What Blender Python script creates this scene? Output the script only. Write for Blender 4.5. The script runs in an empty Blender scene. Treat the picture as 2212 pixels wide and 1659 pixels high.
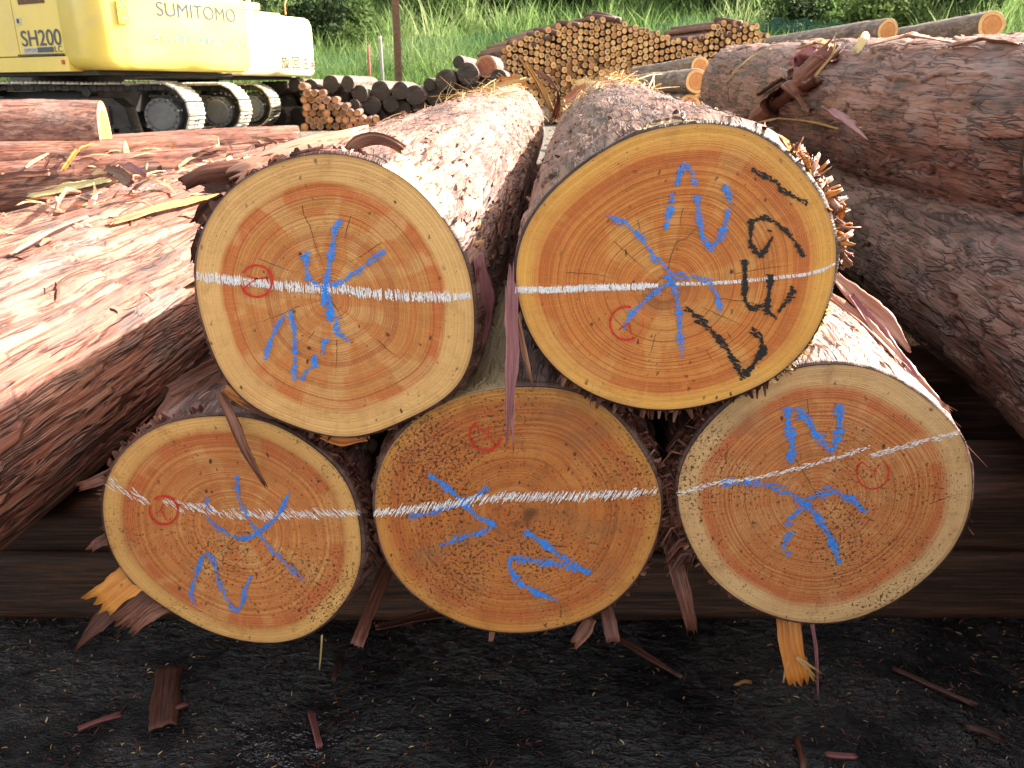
import bpy, math, random
import numpy as np
from mathutils import Vector, Matrix

R = math.radians
random.seed(7)
rng = np.random.default_rng(7)
S = bpy.context.scene
C = S.collection

# ---------------------------------------------------------------- camera, sky, sun, exposure
PITCH = R(19.67)
FPX = 1789.0
CAMZ = 0.75
cam_d = bpy.data.cameras.new('camera')
cam = bpy.data.objects.new('camera', cam_d)
C.objects.link(cam)
cam.location = (0, 0, CAMZ)
cam.rotation_euler = (R(90) - PITCH, 0, 0)
cam_d.sensor_width = 36.0
cam_d.lens = FPX / 2212 * 36.0
cam_d.clip_start = 0.02
cam_d.clip_end = 500
cam_d.dof.use_dof = True
cam_d.dof.focus_distance = 0.86
cam_d.dof.aperture_fstop = 26.0
S.camera = cam

SUN_EL, SUN_AZ = R(35.3), R(65)        # azimuth measured from +Y towards +X
world = bpy.data.worlds.new('World')
S.world = world
world.use_nodes = True
wn = world.node_tree
wn.nodes.clear()
wo = wn.nodes.new('ShaderNodeOutputWorld')
wb = wn.nodes.new('ShaderNodeBackground')
wsky = wn.nodes.new('ShaderNodeTexSky')
wsky.sky_type = 'NISHITA'
wsky.sun_disc = False
wsky.sun_elevation = SUN_EL
wsky.sun_rotation = SUN_AZ
wsky.air_density = 1.0
wsky.dust_density = 3.0
wsky.ozone_density = 0.6
wb.inputs['Strength'].default_value = 0.15
whs = wn.nodes.new('ShaderNodeHueSaturation')       # camera white balance: the shade reads neutral to warm
whs.inputs['Saturation'].default_value = 0.50
wtn = wn.nodes.new('ShaderNodeMix')
wtn.data_type = 'RGBA'
wtn.blend_type = 'MULTIPLY'
wtn.inputs[0].default_value = 1.0
wtn.inputs[7].default_value = (1.0, 0.90, 0.78, 1)
wn.links.new(wsky.outputs[0], whs.inputs['Color'])
wn.links.new(whs.outputs[0], wtn.inputs[6])
wn.links.new(wtn.outputs[2], wb.inputs['Color'])
wn.links.new(wb.outputs[0], wo.inputs['Surface'])
sun_d = bpy.data.lights.new('sun', 'SUN')
sun_d.energy = 4.9
sun_d.angle = R(0.6)
sun_d.color = (1.0, 0.93, 0.82)
sun = bpy.data.objects.new('sun', sun_d)
C.objects.link(sun)
sdir = Vector((math.cos(SUN_EL) * math.sin(SUN_AZ), math.cos(SUN_EL) * math.cos(SUN_AZ), math.sin(SUN_EL)))
sun.rotation_euler = sdir.to_track_quat('Z', 'Y').to_euler()
sun.location = sdir * 30
S.view_settings.view_transform = 'Standard'
S.view_settings.look = 'None'
S.view_settings.exposure = 2.0
S.view_settings.gamma = 1.0
S.view_settings.use_curve_mapping = False

# ---------------------------------------------------------------- geometry helpers
CP, SP = math.cos(PITCH), math.sin(PITCH)


def ray(x, y):
    u = (x - 1106.0) / FPX
    v = (829.5 - y) / FPX
    return np.array([u, CP + v * SP, -SP + v * CP])


def at(x, y, Y):
    """World point seen at (x, y) of the survey picture at distance Y along the ground."""
    r = ray(x, y)
    return np.array([0, 0, CAMZ]) + r * (Y / r[1])


def mesh_np(name, verts, faces=None, quads=None, mats=(), uv=None, cols=None, smooth=True, matidx=None):
    """verts Nx3; quads Mx4 array or faces list."""
    me = bpy.data.meshes.new(name)
    verts = np.asarray(verts, dtype=np.float32)
    if quads is not None:
        q = np.asarray(quads, dtype=np.int32)
        k = q.shape[1]
        me.vertices.add(len(verts))
        me.vertices.foreach_set('co', verts.ravel())
        me.loops.add(q.size)
        me.loops.foreach_set('vertex_index', q.ravel())
        me.polygons.add(len(q))
        me.polygons.foreach_set('loop_start', np.arange(0, q.size, k, dtype=np.int32))
        me.polygons.foreach_set('loop_total', np.full(len(q), k, dtype=np.int32))
        me.update(calc_edges=True)
    else:
        me.from_pydata([tuple(v) for v in verts], [], [tuple(f) for f in faces])
        me.update()
    n_loop = len(me.loops)
    li = np.empty(n_loop, dtype=np.int32)
    me.loops.foreach_get('vertex_index', li)
    if uv is not None:
        layer = me.uv_layers.new(name='UVMap')
        layer.data.foreach_set('uv', np.asarray(uv, dtype=np.float32)[li].ravel())
    if cols is not None:
        ca = me.color_attributes.new('data', 'FLOAT_COLOR', 'POINT')
        ca.data.foreach_set('color', np.asarray(cols, dtype=np.float32).ravel())
    for m in mats:
        me.materials.append(m)
    if matidx is not None:
        me.polygons.foreach_set('material_index', np.asarray(matidx, dtype=np.int32))
    if smooth:
        me.polygons.foreach_set('use_smooth', np.ones(len(me.polygons), dtype=bool))
    me.validate(clean_customdata=False)
    me.update()
    return me


def link(name, me, parent=None, loc=None):
    o = bpy.data.objects.new(name, me)
    C.objects.link(o)
    if parent is not None:
        o.parent = parent
    if loc is not None:
        o.location = loc
    return o


def tag(o, label=None, cat=None, group=None, kind=None):
    if label:
        o['label'] = label
    if cat:
        o['category'] = cat
    if group:
        o['group'] = group
    if kind:
        o['kind'] = kind
    return o


def thing(name, label, cat, loc=(0, 0, 0), rz=0.0, group=None):
    o = bpy.data.objects.new(name, None)
    C.objects.link(o)
    o.location = loc
    o.rotation_euler = (0, 0, rz)
    o.empty_display_size = 0.1
    return tag(o, label, cat, group)


class MB:
    """collects polygons for one mesh"""

    def __init__(self):
        self.v, self.f, self.m = [], [], []

    def add(self, vs, fs, mi=0):
        b = len(self.v)
        self.v += [tuple(map(float, p)) for p in vs]
        self.f += [tuple(i + b for i in f) for f in fs]
        self.m += [mi] * len(fs)

    def box(self, c, s, rot=None, mi=0):
        vs = [Vector((x * s[0] / 2, y * s[1] / 2, z * s[2] / 2)) for x in (-1, 1) for y in (-1, 1) for z in (-1, 1)]
        if rot is not None:
            vs = [rot @ p for p in vs]
        vs = [p + Vector(c) for p in vs]
        self.add(vs, [(0, 1, 3, 2), (4, 6, 7, 5), (0, 4, 5, 1), (2, 3, 7, 6), (0, 2, 6, 4), (1, 5, 7, 3)], mi)

    def loft(self, rings, caps=True, mi=0):
        n = len(rings[0])
        vs = [p for r in rings for p in r]
        fs = []
        for k in range(len(rings) - 1):
            for i in range(n):
                j = (i + 1) % n
                fs.append((k * n + i, k * n + j, (k + 1) * n + j, (k + 1) * n + i))
        if caps:
            fs.append(tuple(range(n))[::-1])
            fs.append(tuple((len(rings) - 1) * n + i for i in range(n)))
        self.add(vs, fs, mi)

    def tube(self, pts, rad, n=8, mi=0, caps=True):
        pts = [Vector(p) for p in pts]
        if not hasattr(rad, '__len__'):
            rad = [rad] * len(pts)
        rings = []
        for i, p in enumerate(pts):
            d = (pts[min(i + 1, len(pts) - 1)] - pts[max(i - 1, 0)]).normalized()
            a = d.orthogonal().normalized() if i == 0 else (rings_a - d * rings_a.dot(d)).normalized()
            rings_a = a
            b = d.cross(a)
            rings.append([p + (a * math.cos(t) + b * math.sin(t)) * rad[i] for t in [2 * math.pi * k / n for k in range(n)]])
        self.loft(rings, caps, mi)

    def obj(self, name, mats, parent=None, smooth=False, loc=None):
        me = bpy.data.meshes.new(name)
        me.from_pydata(self.v, [], self.f)
        for m in (mats if isinstance(mats, (list, tuple)) else [mats]):
            me.materials.append(m)
        me.polygons.foreach_set('material_index', self.m)
        if smooth:
            me.polygons.foreach_set('use_smooth', [True] * len(me.polygons))
        me.update()
        return link(name, me, parent, loc)


# numpy noise -----------------------------------------------------------------
def hash2(ix, iy, seed):
    h = (ix.astype(np.int64) * 374761393 + iy.astype(np.int64) * 668265263 + seed * 1442695041) & 0xffffffff
    h = ((h ^ (h >> 13)) * 1274126177) & 0xffffffff
    h = (h ^ (h >> 16)) & 0xffffffff
    return h / 4294967295.0


def vnoise(x, y, seed=0, px=None):
    ix, iy = np.floor(x).astype(np.int64), np.floor(y).astype(np.int64)
    fx, fy = x - ix, y - iy
    fx, fy = fx * fx * (3 - 2 * fx), fy * fy * (3 - 2 * fy)
    w = (lambda i: np.mod(i, px)) if px else (lambda i: i)
    a, b = hash2(w(ix), iy, seed), hash2(w(ix + 1), iy, seed)
    c, d = hash2(w(ix), iy + 1, seed), hash2(w(ix + 1), iy + 1, seed)
    return (a * (1 - fx) + b * fx) * (1 - fy) + (c * (1 - fx) + d * fx) * fy


def fbm(x, y, seed=0, px=None, octv=4):
    s, a, t = 0, 0.5, 0
    for o in range(octv):
        s = s + a * vnoise(x, y, seed + o * 17, px * 2 ** o if px else None)
        t += a
        a *= 0.5
        x, y = x * 2, y * 2
    return s / t


def worley(x, y, seed=0, px=None):
    ix, iy = np.floor(x).astype(np.int64), np.floor(y).astype(np.int64)
    f1 = np.full(x.shape, 9.0)
    f2 = np.full(x.shape, 9.0)
    rid = np.zeros(x.shape)
    ly = np.zeros(x.shape)
    for dx in (-1, 0, 1):
        for dy in (-1, 0, 1):
            cx, cy = ix + dx, iy + dy
            wx = np.mod(cx, px) if px else cx
            qx = cx + 0.15 + 0.7 * hash2(wx, cy, seed)
            qy = cy + 0.15 + 0.7 * hash2(wx, cy, seed + 5)
            d = np.hypot(x - qx, y - qy)
            nearer = d < f1
            f2 = np.where(nearer, f1, np.minimum(f2, d))
            rid = np.where(nearer, hash2(wx, cy, seed + 9), rid)
            ly = np.where(nearer, y - qy, ly)
            f1 = np.where(nearer, d, f1)
    return f1, f2, rid, ly


def grid_quads(nu, nv, closed=True):
    """nu columns around (closed), nv rows."""
    iu = np.arange(nu if closed else nu - 1)
    iv = np.arange(nv - 1)
    U, V = np.meshgrid(iu, iv)
    U, V = U.ravel(), V.ravel()
    U2 = (U + 1) % nu
    return np.stack([V * nu + U, V * nu + U2, (V + 1) * nu + U2, (V + 1) * nu + U], 1)


# ---------------------------------------------------------------- shader helpers
class NT:
    def __init__(self, name):
        self.mat = bpy.data.materials.new(name)
        self.mat.use_nodes = True
        self.t = self.mat.node_tree
        self.t.nodes.clear()
        self.out = self.t.nodes.new('ShaderNodeOutputMaterial')
        self.b = self.t.nodes.new('ShaderNodeBsdfPrincipled')
        self.t.links.new(self.b.outputs[0], self.out.inputs[0])

    def set(self, inp, v):
        if isinstance(v, bpy.types.NodeSocket):
            self.t.links.new(v, inp)
        elif v is not None:
            if isinstance(v, (tuple, list)) and len(v) == 3 and inp.type == 'RGBA':
                v = (*v, 1)
            inp.default_value = v

    def node(self, typ, out=0, props=None, **ins):
        n = self.t.nodes.new(typ)
        for k, v in (props or {}).items():
            setattr(n, k, v)
        for k, v in ins.items():
            self.set(n.inputs[int(k[1:])] if k[0] == 'i' and k[1:].isdigit() else n.inputs[k.replace('_', ' ')], v)
        return n.outputs[out]

    def math(self, op, a, b=None, c=None, clamp=False):
        n = self.t.nodes.new('ShaderNodeMath')
        n.operation = op
        n.use_clamp = clamp
        self.set(n.inputs[0], a)
        if b is not None:
            self.set(n.inputs[1], b)
        if c is not None:
            self.set(n.inputs[2], c)
        return n.outputs[0]

    def mix(self, f, a, b, mode='MIX'):
        n = self.t.nodes.new('ShaderNodeMix')
        n.data_type = 'RGBA'
        n.blend_type = mode
        self.set(n.inputs[0], f)
        self.set(n.inputs[6], a)
        self.set(n.inputs[7], b)
        return n.outputs[2]

    def ramp(self, f, stops, interp='LINEAR'):
        n = self.t.nodes.new('ShaderNodeValToRGB')
        n.color_ramp.interpolation = interp
        e = n.color_ramp.elements
        while len(e) < len(stops):
            e.new(0.5)
        for el, (p, c) in zip(e, stops):
            el.position = p
            el.color = (*c, 1) if not isinstance(c, (int, float)) else (c, c, c, 1)
        self.set(n.inputs[0], f)
        return n.outputs[0]

    def step(self, x, lo, hi):
        n = self.t.nodes.new('ShaderNodeMapRange')
        n.interpolation_type = 'SMOOTHSTEP'
        self.set(n.inputs[0], x)
        n.inputs[1].default_value = lo
        n.inputs[2].default_value = hi
        return n.outputs[0]

    def noise(self, vec, scale, detail=3.0, rough=0.5, dist=0.0, dims='3D', out=0, w=None):
        n = self.t.nodes.new('ShaderNodeTexNoise')
        n.noise_dimensions = dims
        if vec is not None:
            self.set(n.inputs['Vector'], vec)
        if w is not None:
            self.set(n.inputs['W'], w)
        n.inputs['Scale'].default_value = scale
        n.inputs['Detail'].default_value = detail
        n.inputs['Roughness'].default_value = rough
        n.inputs['Distortion'].default_value = dist
        return n.outputs[out]

    def voro(self, vec, scale, feature='F1', out=0, rnd=1.0):
        n = self.t.nodes.new('ShaderNodeTexVoronoi')
        n.feature = feature
        self.set(n.inputs['Vector'], vec)
        n.inputs['Scale'].default_value = scale
        n.inputs['Randomness'].default_value = rnd
        return n.outputs[out]

    def mapping(self, vec, scale=(1, 1, 1), loc=(0, 0, 0), rot=(0, 0, 0)):
        n = self.t.nodes.new('ShaderNodeMapping')
        self.set(n.inputs[0], vec)
        n.inputs['Location'].default_value = loc
        n.inputs['Rotation'].default_value = rot
        n.inputs['Scale'].default_value = scale
        return n.outputs[0]

    def coord(self, which='Object'):
        return self.node('ShaderNodeTexCoord', props={}, out=['Generated', 'Normal', 'UV', 'Object'].index(which))

    def attr(self, name, out='Color'):
        n = self.t.nodes.new('ShaderNodeAttribute')
        n.attribute_name = name
        return n.outputs[out]

    def sep(self, v):
        n = self.t.nodes.new('ShaderNodeSeparateXYZ')
        self.set(n.inputs[0], v)
        return n.outputs[0], n.outputs[1], n.outputs[2]

    def comb(self, x, y, z):
        n = self.t.nodes.new('ShaderNodeCombineXYZ')
        for i, v in enumerate((x, y, z)):
            self.set(n.inputs[i], v)
        return n.outputs[0]

    def bump(self, h, dist, strength=1.0, normal=None):
        n = self.t.nodes.new('ShaderNodeBump')
        n.inputs['Strength'].default_value = strength
        n.inputs['Distance'].default_value = dist
        self.set(n.inputs['Height'], h)
        if normal is not None:
            self.set(n.inputs['Normal'], normal)
        return n.outputs[0]

    def finish(self, color, rough=0.6, normal=None, spec=0.5, metal=0.0):
        self.set(self.b.inputs['Base Color'], color)
        self.set(self.b.inputs['Roughness'], rough)
        self.set(self.b.inputs['Specular IOR Level'], spec)
        self.set(self.b.inputs['Metallic'], metal)
        if normal is not None:
            self.set(self.b.inputs['Normal'], normal)
        return self.mat


# ---------------------------------------------------------------- materials
def bark_material(name, dark=(0.035, 0.014, 0.010), mid=(0.20, 0.085, 0.062), light=(0.40, 0.255, 0.20),
                  moss=0.0, wet=0.38, fiber=1.0, ln=1.0, crk=0.72):
    n = NT(name)
    uv = n.coord('UV')
    uvw = n.node('ShaderNodeVectorMath', props={'operation': 'ADD'}, i0=uv,
                 i1=n.mapping(n.noise(n.mapping(uv, (14, 5, 1)), 1.0, 2, out=1), (0.02, 0.05, 0), (-0.01, -0.025, 0)))
    data = n.attr('data')
    dx, dy, dz = n.sep(data)
    fib = n.noise(n.mapping(uvw, (240, 13 * ln, 1)), 1.0, 4, 0.68)
    fib2 = n.noise(n.mapping(uvw, (66, 9 * ln, 1)), 1.0, 3, 0.62)
    cell = n.voro(n.mapping(uvw, (62, 14, 1)), 1.0, 'F1', 1)
    cx, cy, cz = n.sep(cell)
    ra = n.math('ABSOLUTE', n.math('SUBTRACT', n.noise(n.mapping(uvw, (58, 9 * ln, 1)), 1.0, 2, 0.55, 0.6 * ln), 0.5))
    rb = n.math('ABSOLUTE', n.math('SUBTRACT', n.noise(n.mapping(uvw, (24, 4.0 * ln, 1), (3, 7, 0)), 1.0, 4, 0.6, 0.9 * ln), 0.5))
    msk = n.step(n.noise(n.mapping(uv, (30, 11, 1), (1, 2, 0)), 1.0, 2), 0.42, 0.60)
    msk2 = n.step(n.noise(n.mapping(uv, (14, 6, 1), (4, 2, 0)), 1.0, 2), 0.40, 0.52)
    big = n.noise(n.mapping(uv, (7, 3, 1)), 1.0, 3, 0.55)
    tone = n.math('ADD', n.math('MULTIPLY_ADD', fib, 0.60, 0.04), n.math('MULTIPLY', cx, 0.10))
    tone = n.math('ADD', tone, n.math('MULTIPLY', n.math('SUBTRACT', dx, 0.5), 0.22))
    tone = n.math('ADD', tone, n.math('MULTIPLY', n.math('SUBTRACT', big, 0.5), 0.55))
    tone = n.math('ADD', tone, n.math('MULTIPLY', n.math('SUBTRACT', fib2, 0.5), 0.55))
    col = n.ramp(tone, [(0.16, dark), (0.36, mid), (0.52, tuple(0.5 * (a + b) for a, b in zip(mid, light))), (0.72, light)])
    grey = n.noise(n.mapping(uv, (11, 4, 1), (5, 5, 0)), 1.0, 3)
    col = n.mix(n.math('MULTIPLY', n.step(grey, 0.52, 0.68), 0.55), col, (0.20, 0.155, 0.145))
    if moss > 0:
        mo = n.noise(n.mapping(uv, (20, 9, 1), (9, 1, 0)), 1.0, 4, 0.7)
        col = n.mix(n.math('MULTIPLY', n.step(mo, 0.56, 0.68), moss), col, (0.085, 0.10, 0.045))
    la = n.math('MULTIPLY', n.math('SUBTRACT', 1.0, n.step(ra, 0.004, 0.035)), msk)
    lb = n.math('MULTIPLY', n.math('SUBTRACT', 1.0, n.step(rb, 0.003, 0.024)), msk2)
    crev = n.math('SUBTRACT', 1.0, n.math('MAXIMUM', n.math('MULTIPLY', la, 0.75), lb))
    crev = n.math('MULTIPLY', crev, n.math('SUBTRACT', 1.0, n.math('MULTIPLY', dy, 0.9)))
    col = n.mix(n.math('MULTIPLY', n.math('SUBTRACT', 1.0, crev), crk), col, dark)
    wood = n.ramp(fib2, [(0.3, (0.50, 0.34, 0.17)), (0.7, (0.66, 0.52, 0.31))])
    col = n.mix(n.step(dz, 0.45, 0.55), col, wood)
    h = n.math('ADD', n.math('MULTIPLY', fib, 0.5), n.math('MULTIPLY', crev, 0.9))
    h = n.math('ADD', h, n.math('MULTIPLY', fib2, 0.5))
    nor = n.bump(h, 0.0035 * fiber, 0.9)
    fine = n.noise(uv, 700.0, 2)
    nor = n.bump(fine, 0.0008, 0.5, nor)
    rough = n.math('ADD', n.math('MULTIPLY', fib2, 0.35), wet)
    return n.finish(col, rough, nor, 0.5)


def wood_face_material(name, center, heart, band, sap, hr=0.80, nring=44, specks=0.5, patch=0.5, seed=0.0, dirt=0.2, bright=1.0, soft=0.02, eye=0.0):
    """end grain: UV.x = rho (0 pith .. 1 bark), UV.y = angle"""
    k = lambda c: tuple(min(1, v * bright) for v in c)
    center, heart, band, sap = k(center), k(heart), k(band), k(sap)
    n = NT(name)
    uv = n.coord('UV')
    ob = n.coord('Object')
    rho, th, _ = n.sep(uv)
    ct, st = n.math('COSINE', th), n.math('SINE', th)
    ang = n.comb(ct, st, 0)
    wob = n.noise(n.mapping(ang, (1.6, 1.6, 1), (seed, 0, 0)), 1.0, 3, 0.5)
    wob2 = n.noise(n.mapping(ob, (9, 9, 9), (seed, 2, 0)), 1.0, 2, 0.5)
    r1 = n.math('ADD', rho, n.math('MULTIPLY', n.math('SUBTRACT', wob2, 0.5), 0.05))
    # ring index with uneven widths
    wid = n.noise(None, 1.0, 3, 0.6, dims='1D', w=n.math('MULTIPLY_ADD', r1, 9.0, seed))
    idx = n.math('ADD', n.math('MULTIPLY', n.math('POWER', r1, 0.80), nring), n.math('MULTIPLY', wid, nring * 0.22))
    fr = n.math('FRACT', idx)
    late = n.math('MULTIPLY', n.step(fr, 0.25, 0.85), n.math('SUBTRACT', 1.0, n.step(fr, 0.90, 1.0)))
    rid = n.math('FLOOR', idx)
    ringv = n.node('ShaderNodeTexWhiteNoise', props={'noise_dimensions': '1D'}, W=n.math('ADD', rid, seed))
    # base tone from centre to bark
    r2 = n.math('ADD', rho, n.math('MULTIPLY', n.math('SUBTRACT', wob, 0.5), 0.13))
    base = n.ramp(r2, [(0.0, center), (0.22, heart), (hr - 0.12, heart), (hr - 0.055, band), (hr - soft, band), (hr + soft, sap), (1.0, sap)])
    bandn = n.noise(None, 1.0, 2, 0.6, dims='1D', w=n.math('MULTIPLY_ADD', r2, 17.0, seed + 31))
    base = n.mix(n.math('MULTIPLY', n.math('MULTIPLY', n.step(bandn, 0.50, 0.66), 0.65), n.math('SUBTRACT', 1.0, n.step(rho, hr - 0.02, hr + 0.02))),
                 base, band)
    # paler wedge patches in the heartwood
    pt = n.noise(n.comb(n.math('MULTIPLY', ct, 2.6), n.math('MULTIPLY_ADD', st, 2.6, seed), n.math('MULTIPLY', rho, 2.6)), 1.0, 3, 0.45)
    pale = tuple(0.55 * a + 0.45 * b for a, b in zip(sap, (0.66, 0.36, 0.13)))
    base = n.mix(n.math('MULTIPLY', n.step(pt, 0.51, 0.60), patch), base, pale)
    tone = n.noise(n.mapping(ob, (13, 13, 13), (0, seed, 0)), 1.0, 3, 0.6)
    base = n.mix(n.math('MULTIPLY', n.step(tone, 0.35, 0.8), 0.35), base, tuple(v * 0.72 for v in heart))
    # rings
    amt = n.math('MULTIPLY_ADD', ringv, 0.50, 0.30)
    amt = n.math('MULTIPLY', amt, n.math('MULTIPLY_ADD', n.step(rho, hr - 0.02, hr + 0.05), -0.45, 1.0))
    ringc = n.mix(n.step(rho, hr - 0.03, hr + 0.03), tuple(v * f for v, f in zip(band, (0.62, 0.46, 0.42))), tuple(v * f for v, f in zip(sap, (0.66, 0.52, 0.42))))
    col = n.mix(n.math('MULTIPLY', late, amt), base, ringc)
    # radial rays and saw texture
    rays = n.noise(n.comb(n.math('MULTIPLY', ct, 75.0), n.math('MULTIPLY', st, 75.0), n.math('MULTIPLY', rho, 5.0)), 1.0, 3, 0.6)
    col = n.mix(n.math('MULTIPLY', n.step(rays, 0.45, 0.75), 0.15), col, tuple(min(1, v * 1.25) for v in sap))
    mott = n.noise(n.mapping(ob, (1, 1, 1), (seed, 1, 2)), 38.0, 4, 0.7)
    col = n.mix(n.math('MULTIPLY', n.step(mott, 0.50, 0.68), 0.25 + 0.35 * dirt), col, tuple(v * 0.50 for v in heart))
    col = n.mix(n.math('MULTIPLY', n.math('SUBTRACT', 1.0, n.step(mott, 0.30, 0.46)), 0.15), col, (0.82, 0.50, 0.18))
    saw = n.noise(n.mapping(ob, (30, 1, 420), (0, 0, seed), (0, R(8 + 13 * math.sin(seed)), 0)), 1.0, 2, 0.6)
    grain = n.noise(ob, 900.0, 2, 0.7)
    col = n.mix(n.math('MULTIPLY', n.step(grain, 0.60, 0.72), 0.30), col, (0.95, 0.72, 0.36))  # bright flecks: sparkle of the sawn grain put into the colour
    col = n.mix(n.math('MULTIPLY', n.step(saw, 0.55, 0.75), 0.16), col, tuple(v * 0.6 for v in heart))
    # dirt specks (sawdust, mud splashes)
    spn = n.noise(n.mapping(ob, (1, 1, 1), (seed, seed, 0)), 290.0, 3, 0.74)
    spm = n.noise(n.mapping(ob, (1, 1, 1), (0, seed, seed)), 7.0, 3, 0.55)
    thr = n.math('MULTIPLY_ADD', n.step(spm, 0.30, 0.70), 0.13 * specks + 0.03, 0.02 * specks)
    sp = n.step(n.math('ADD', spn, thr), 0.690, 0.73)
    spv = n.voro(n.mapping(n.node('ShaderNodeVectorMath', props={'operation': 'ADD'}, i0=ob, i1=n.mapping(n.noise(ob, 60.0, 2, out=1), (0.012, 0.012, 0.012))), (1, 1, 0.6), (seed, 0, 0), (0, R(35), 0)), 105.0, 'F1', 0)
    sp2 = n.math('MULTIPLY', n.math('SUBTRACT', 1.0, n.step(spv, 0.09, 0.20)), n.step(n.noise(ob, 26.0, 2), 0.50 - 0.14 * specks, 0.60))
    col = n.mix(n.math('MULTIPLY', n.math('MAXIMUM', sp, sp2), 0.9), col, (0.05, 0.022, 0.011))
    st1 = n.noise(n.mapping(ob, (6, 6, 11), (seed, 4, seed)), 1.0, 4, 0.65)
    col = n.mix(n.math('MULTIPLY', n.step(st1, 0.52, 0.72), dirt), col, (0.19, 0.115, 0.06))
    rim = n.step(rho, 0.972, 1.0)
    col = n.mix(n.math('MULTIPLY', rim, 0.5), col, (0.30, 0.15, 0.06))
    if eye:
        en = n.step(n.math('ADD', n.noise(n.mapping(ob, (1, 1, 1), (0, seed, 3)), 22.0, 3, 0.6), n.math('MULTIPLY', st, -0.12)), 0.38, 0.62)
        ey = n.math('MULTIPLY', n.math('MULTIPLY', n.step(rho, 0.045, 0.10), n.math('SUBTRACT', 1.0, n.step(rho, 0.12, 0.24))), en)
        col = n.mix(n.math('MULTIPLY', ey, eye), col, (0.07, 0.035, 0.018))
    knot = n.math('SUBTRACT', 1.0, n.step(rho, 0.0, 0.035))
    col = n.mix(n.math('MULTIPLY', knot, 0.4), col, (0.25, 0.09, 0.03))
    h = n.math('ADD', n.math('MULTIPLY', late, 0.45), n.math('MULTIPLY', grain, 1.0))
    h = n.math('ADD', h, n.math('MULTIPLY', saw, 0.5))
    nor = n.bump(h, 0.0007, 0.7)
    return n.finish(col, n.math('MULTIPLY_ADD', grain, 0.3, 0.33), nor, 0.45)


def plain(name, col, rough=0.6, metal=0.0, spec=0.5, var=0.0, vscale=8.0, bumpd=0.0, bscale=60.0, dirtcol=None, dirt=0.0):
    n = NT(name)
    ob = n.coord('Object')
    c = col
    if var or dirt:
        nz = n.noise(ob, vscale, 4, 0.6)
        c = n.mix(n.step(nz, 0.3, 0.7), tuple(v * (1 - var) for v in col), tuple(min(1, v * (1 + var)) for v in col))
        if dirt:
            nd = n.noise(n.mapping(ob, (1, 1, 2.0), (3, 1, 4)), vscale * 0.6, 5, 0.7)
            c = n.mix(n.math('MULTIPLY', n.step(nd, 0.48, 0.66), dirt), c, dirtcol or (0.1, 0.06, 0.03))
    nor = None
    if bumpd:
        nor = n.bump(n.noise(ob, bscale, 4, 0.65), bumpd, 0.8)
    return n.finish(c, rough, nor, spec, metal)


def tint_mat(name, stops, rough=0.55, transl=0.0, bumpd=0.0012, scale=(420, 400, 14), spec=0.4):
    """colour ramp driven by the per-point 'data' attribute (x), fibres along UV.y"""
    n = NT(name)
    d = n.attr('data')
    x, y, z = n.sep(d)
    uv = n.coord('UV')
    f = n.noise(n.mapping(uv, (scale[0], scale[2], 1)), 1.0, 3, 0.65)
    v = n.math('ADD', n.math('MULTIPLY', n.math('SUBTRACT', f, 0.5), 1.0), x)
    col = n.ramp(v, stops)
    nor = n.bump(f, bumpd, 0.8) if bumpd else None
    m = n.finish(col, rough, nor, spec)
    if transl:
        tr = n.t.nodes.new('ShaderNodeBsdfTranslucent')
        n.set(tr.inputs[0], col)
        mx = n.t.nodes.new('ShaderNodeMixShader')
        mx.inputs[0].default_value = transl
        n.t.links.new(n.b.outputs[0], mx.inputs[1])
        n.t.links.new(tr.outputs[0], mx.inputs[2])
        n.t.links.new(mx.outputs[0], n.out.inputs[0])
    return m


M = {}
M['bark'] = bark_material('red_brown_bark')
M['bark_pale'] = bark_material('pinkish_fibrous_bark', mid=(0.23, 0.095, 0.068), light=(0.42, 0.26, 0.19), moss=0.25)
M['bark_grey'] = bark_material('grey_brown_plated_bark', dark=(0.022, 0.011, 0.008), mid=(0.20, 0.082, 0.052), light=(0.35, 0.21, 0.16), moss=0.3, wet=0.32, ln=0.75, crk=0.9)
M['bark_cool'] = bark_material('greyish_pink_plated_bark', dark=(0.024, 0.012, 0.009), mid=(0.175, 0.088, 0.064), light=(0.36, 0.245, 0.20), moss=0.55, wet=0.30, ln=0.75, crk=0.9)
M['bark_tr'] = bark_material('dull_grey_brown_bark', dark=(0.022, 0.012, 0.009), mid=(0.15, 0.066, 0.044), light=(0.26, 0.155, 0.12), moss=0.15, wet=0.32, ln=0.9, crk=0.9)
M['bark_long'] = bark_material('red_stringy_bark', mid=(0.24, 0.078, 0.048), light=(0.43, 0.225, 0.150), moss=0.2, ln=0.34, crk=0.85)
M['bark_old'] = bark_material('weathered_dull_bark', dark=(0.03, 0.02, 0.015), mid=(0.16, 0.10, 0.07), light=(0.42, 0.33, 0.25), moss=0.1)
M['wood_strip'] = tint_mat('bark_strip_fibres', [(0.0, (0.035, 0.013, 0.009)), (0.3, (0.13, 0.045, 0.028)), (0.55, (0.28, 0.12, 0.075)),
                                              (0.75, (0.50, 0.23, 0.09)), (0.95, (0.70, 0.50, 0.28))], 0.5, 0.12)
M['mauve'] = tint_mat('mauve_inner_bark', [(0.1, (0.16, 0.05, 0.05)), (0.5, (0.34, 0.135, 0.14)), (0.9, (0.50, 0.25, 0.25))], 0.5)
M['orange_wood'] = tint_mat('wet_orange_bast', [(0.1, (0.30, 0.085, 0.02)), (0.5, (0.62, 0.22, 0.035)), (0.9, (0.80, 0.42, 0.10))], 0.42, 0.15)
M['salmon'] = tint_mat('salmon_inner_bark', [(0.1, (0.22, 0.09, 0.06)), (0.5, (0.50, 0.26, 0.18)), (0.9, (0.66, 0.42, 0.30))], 0.5, 0.1)
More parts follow.
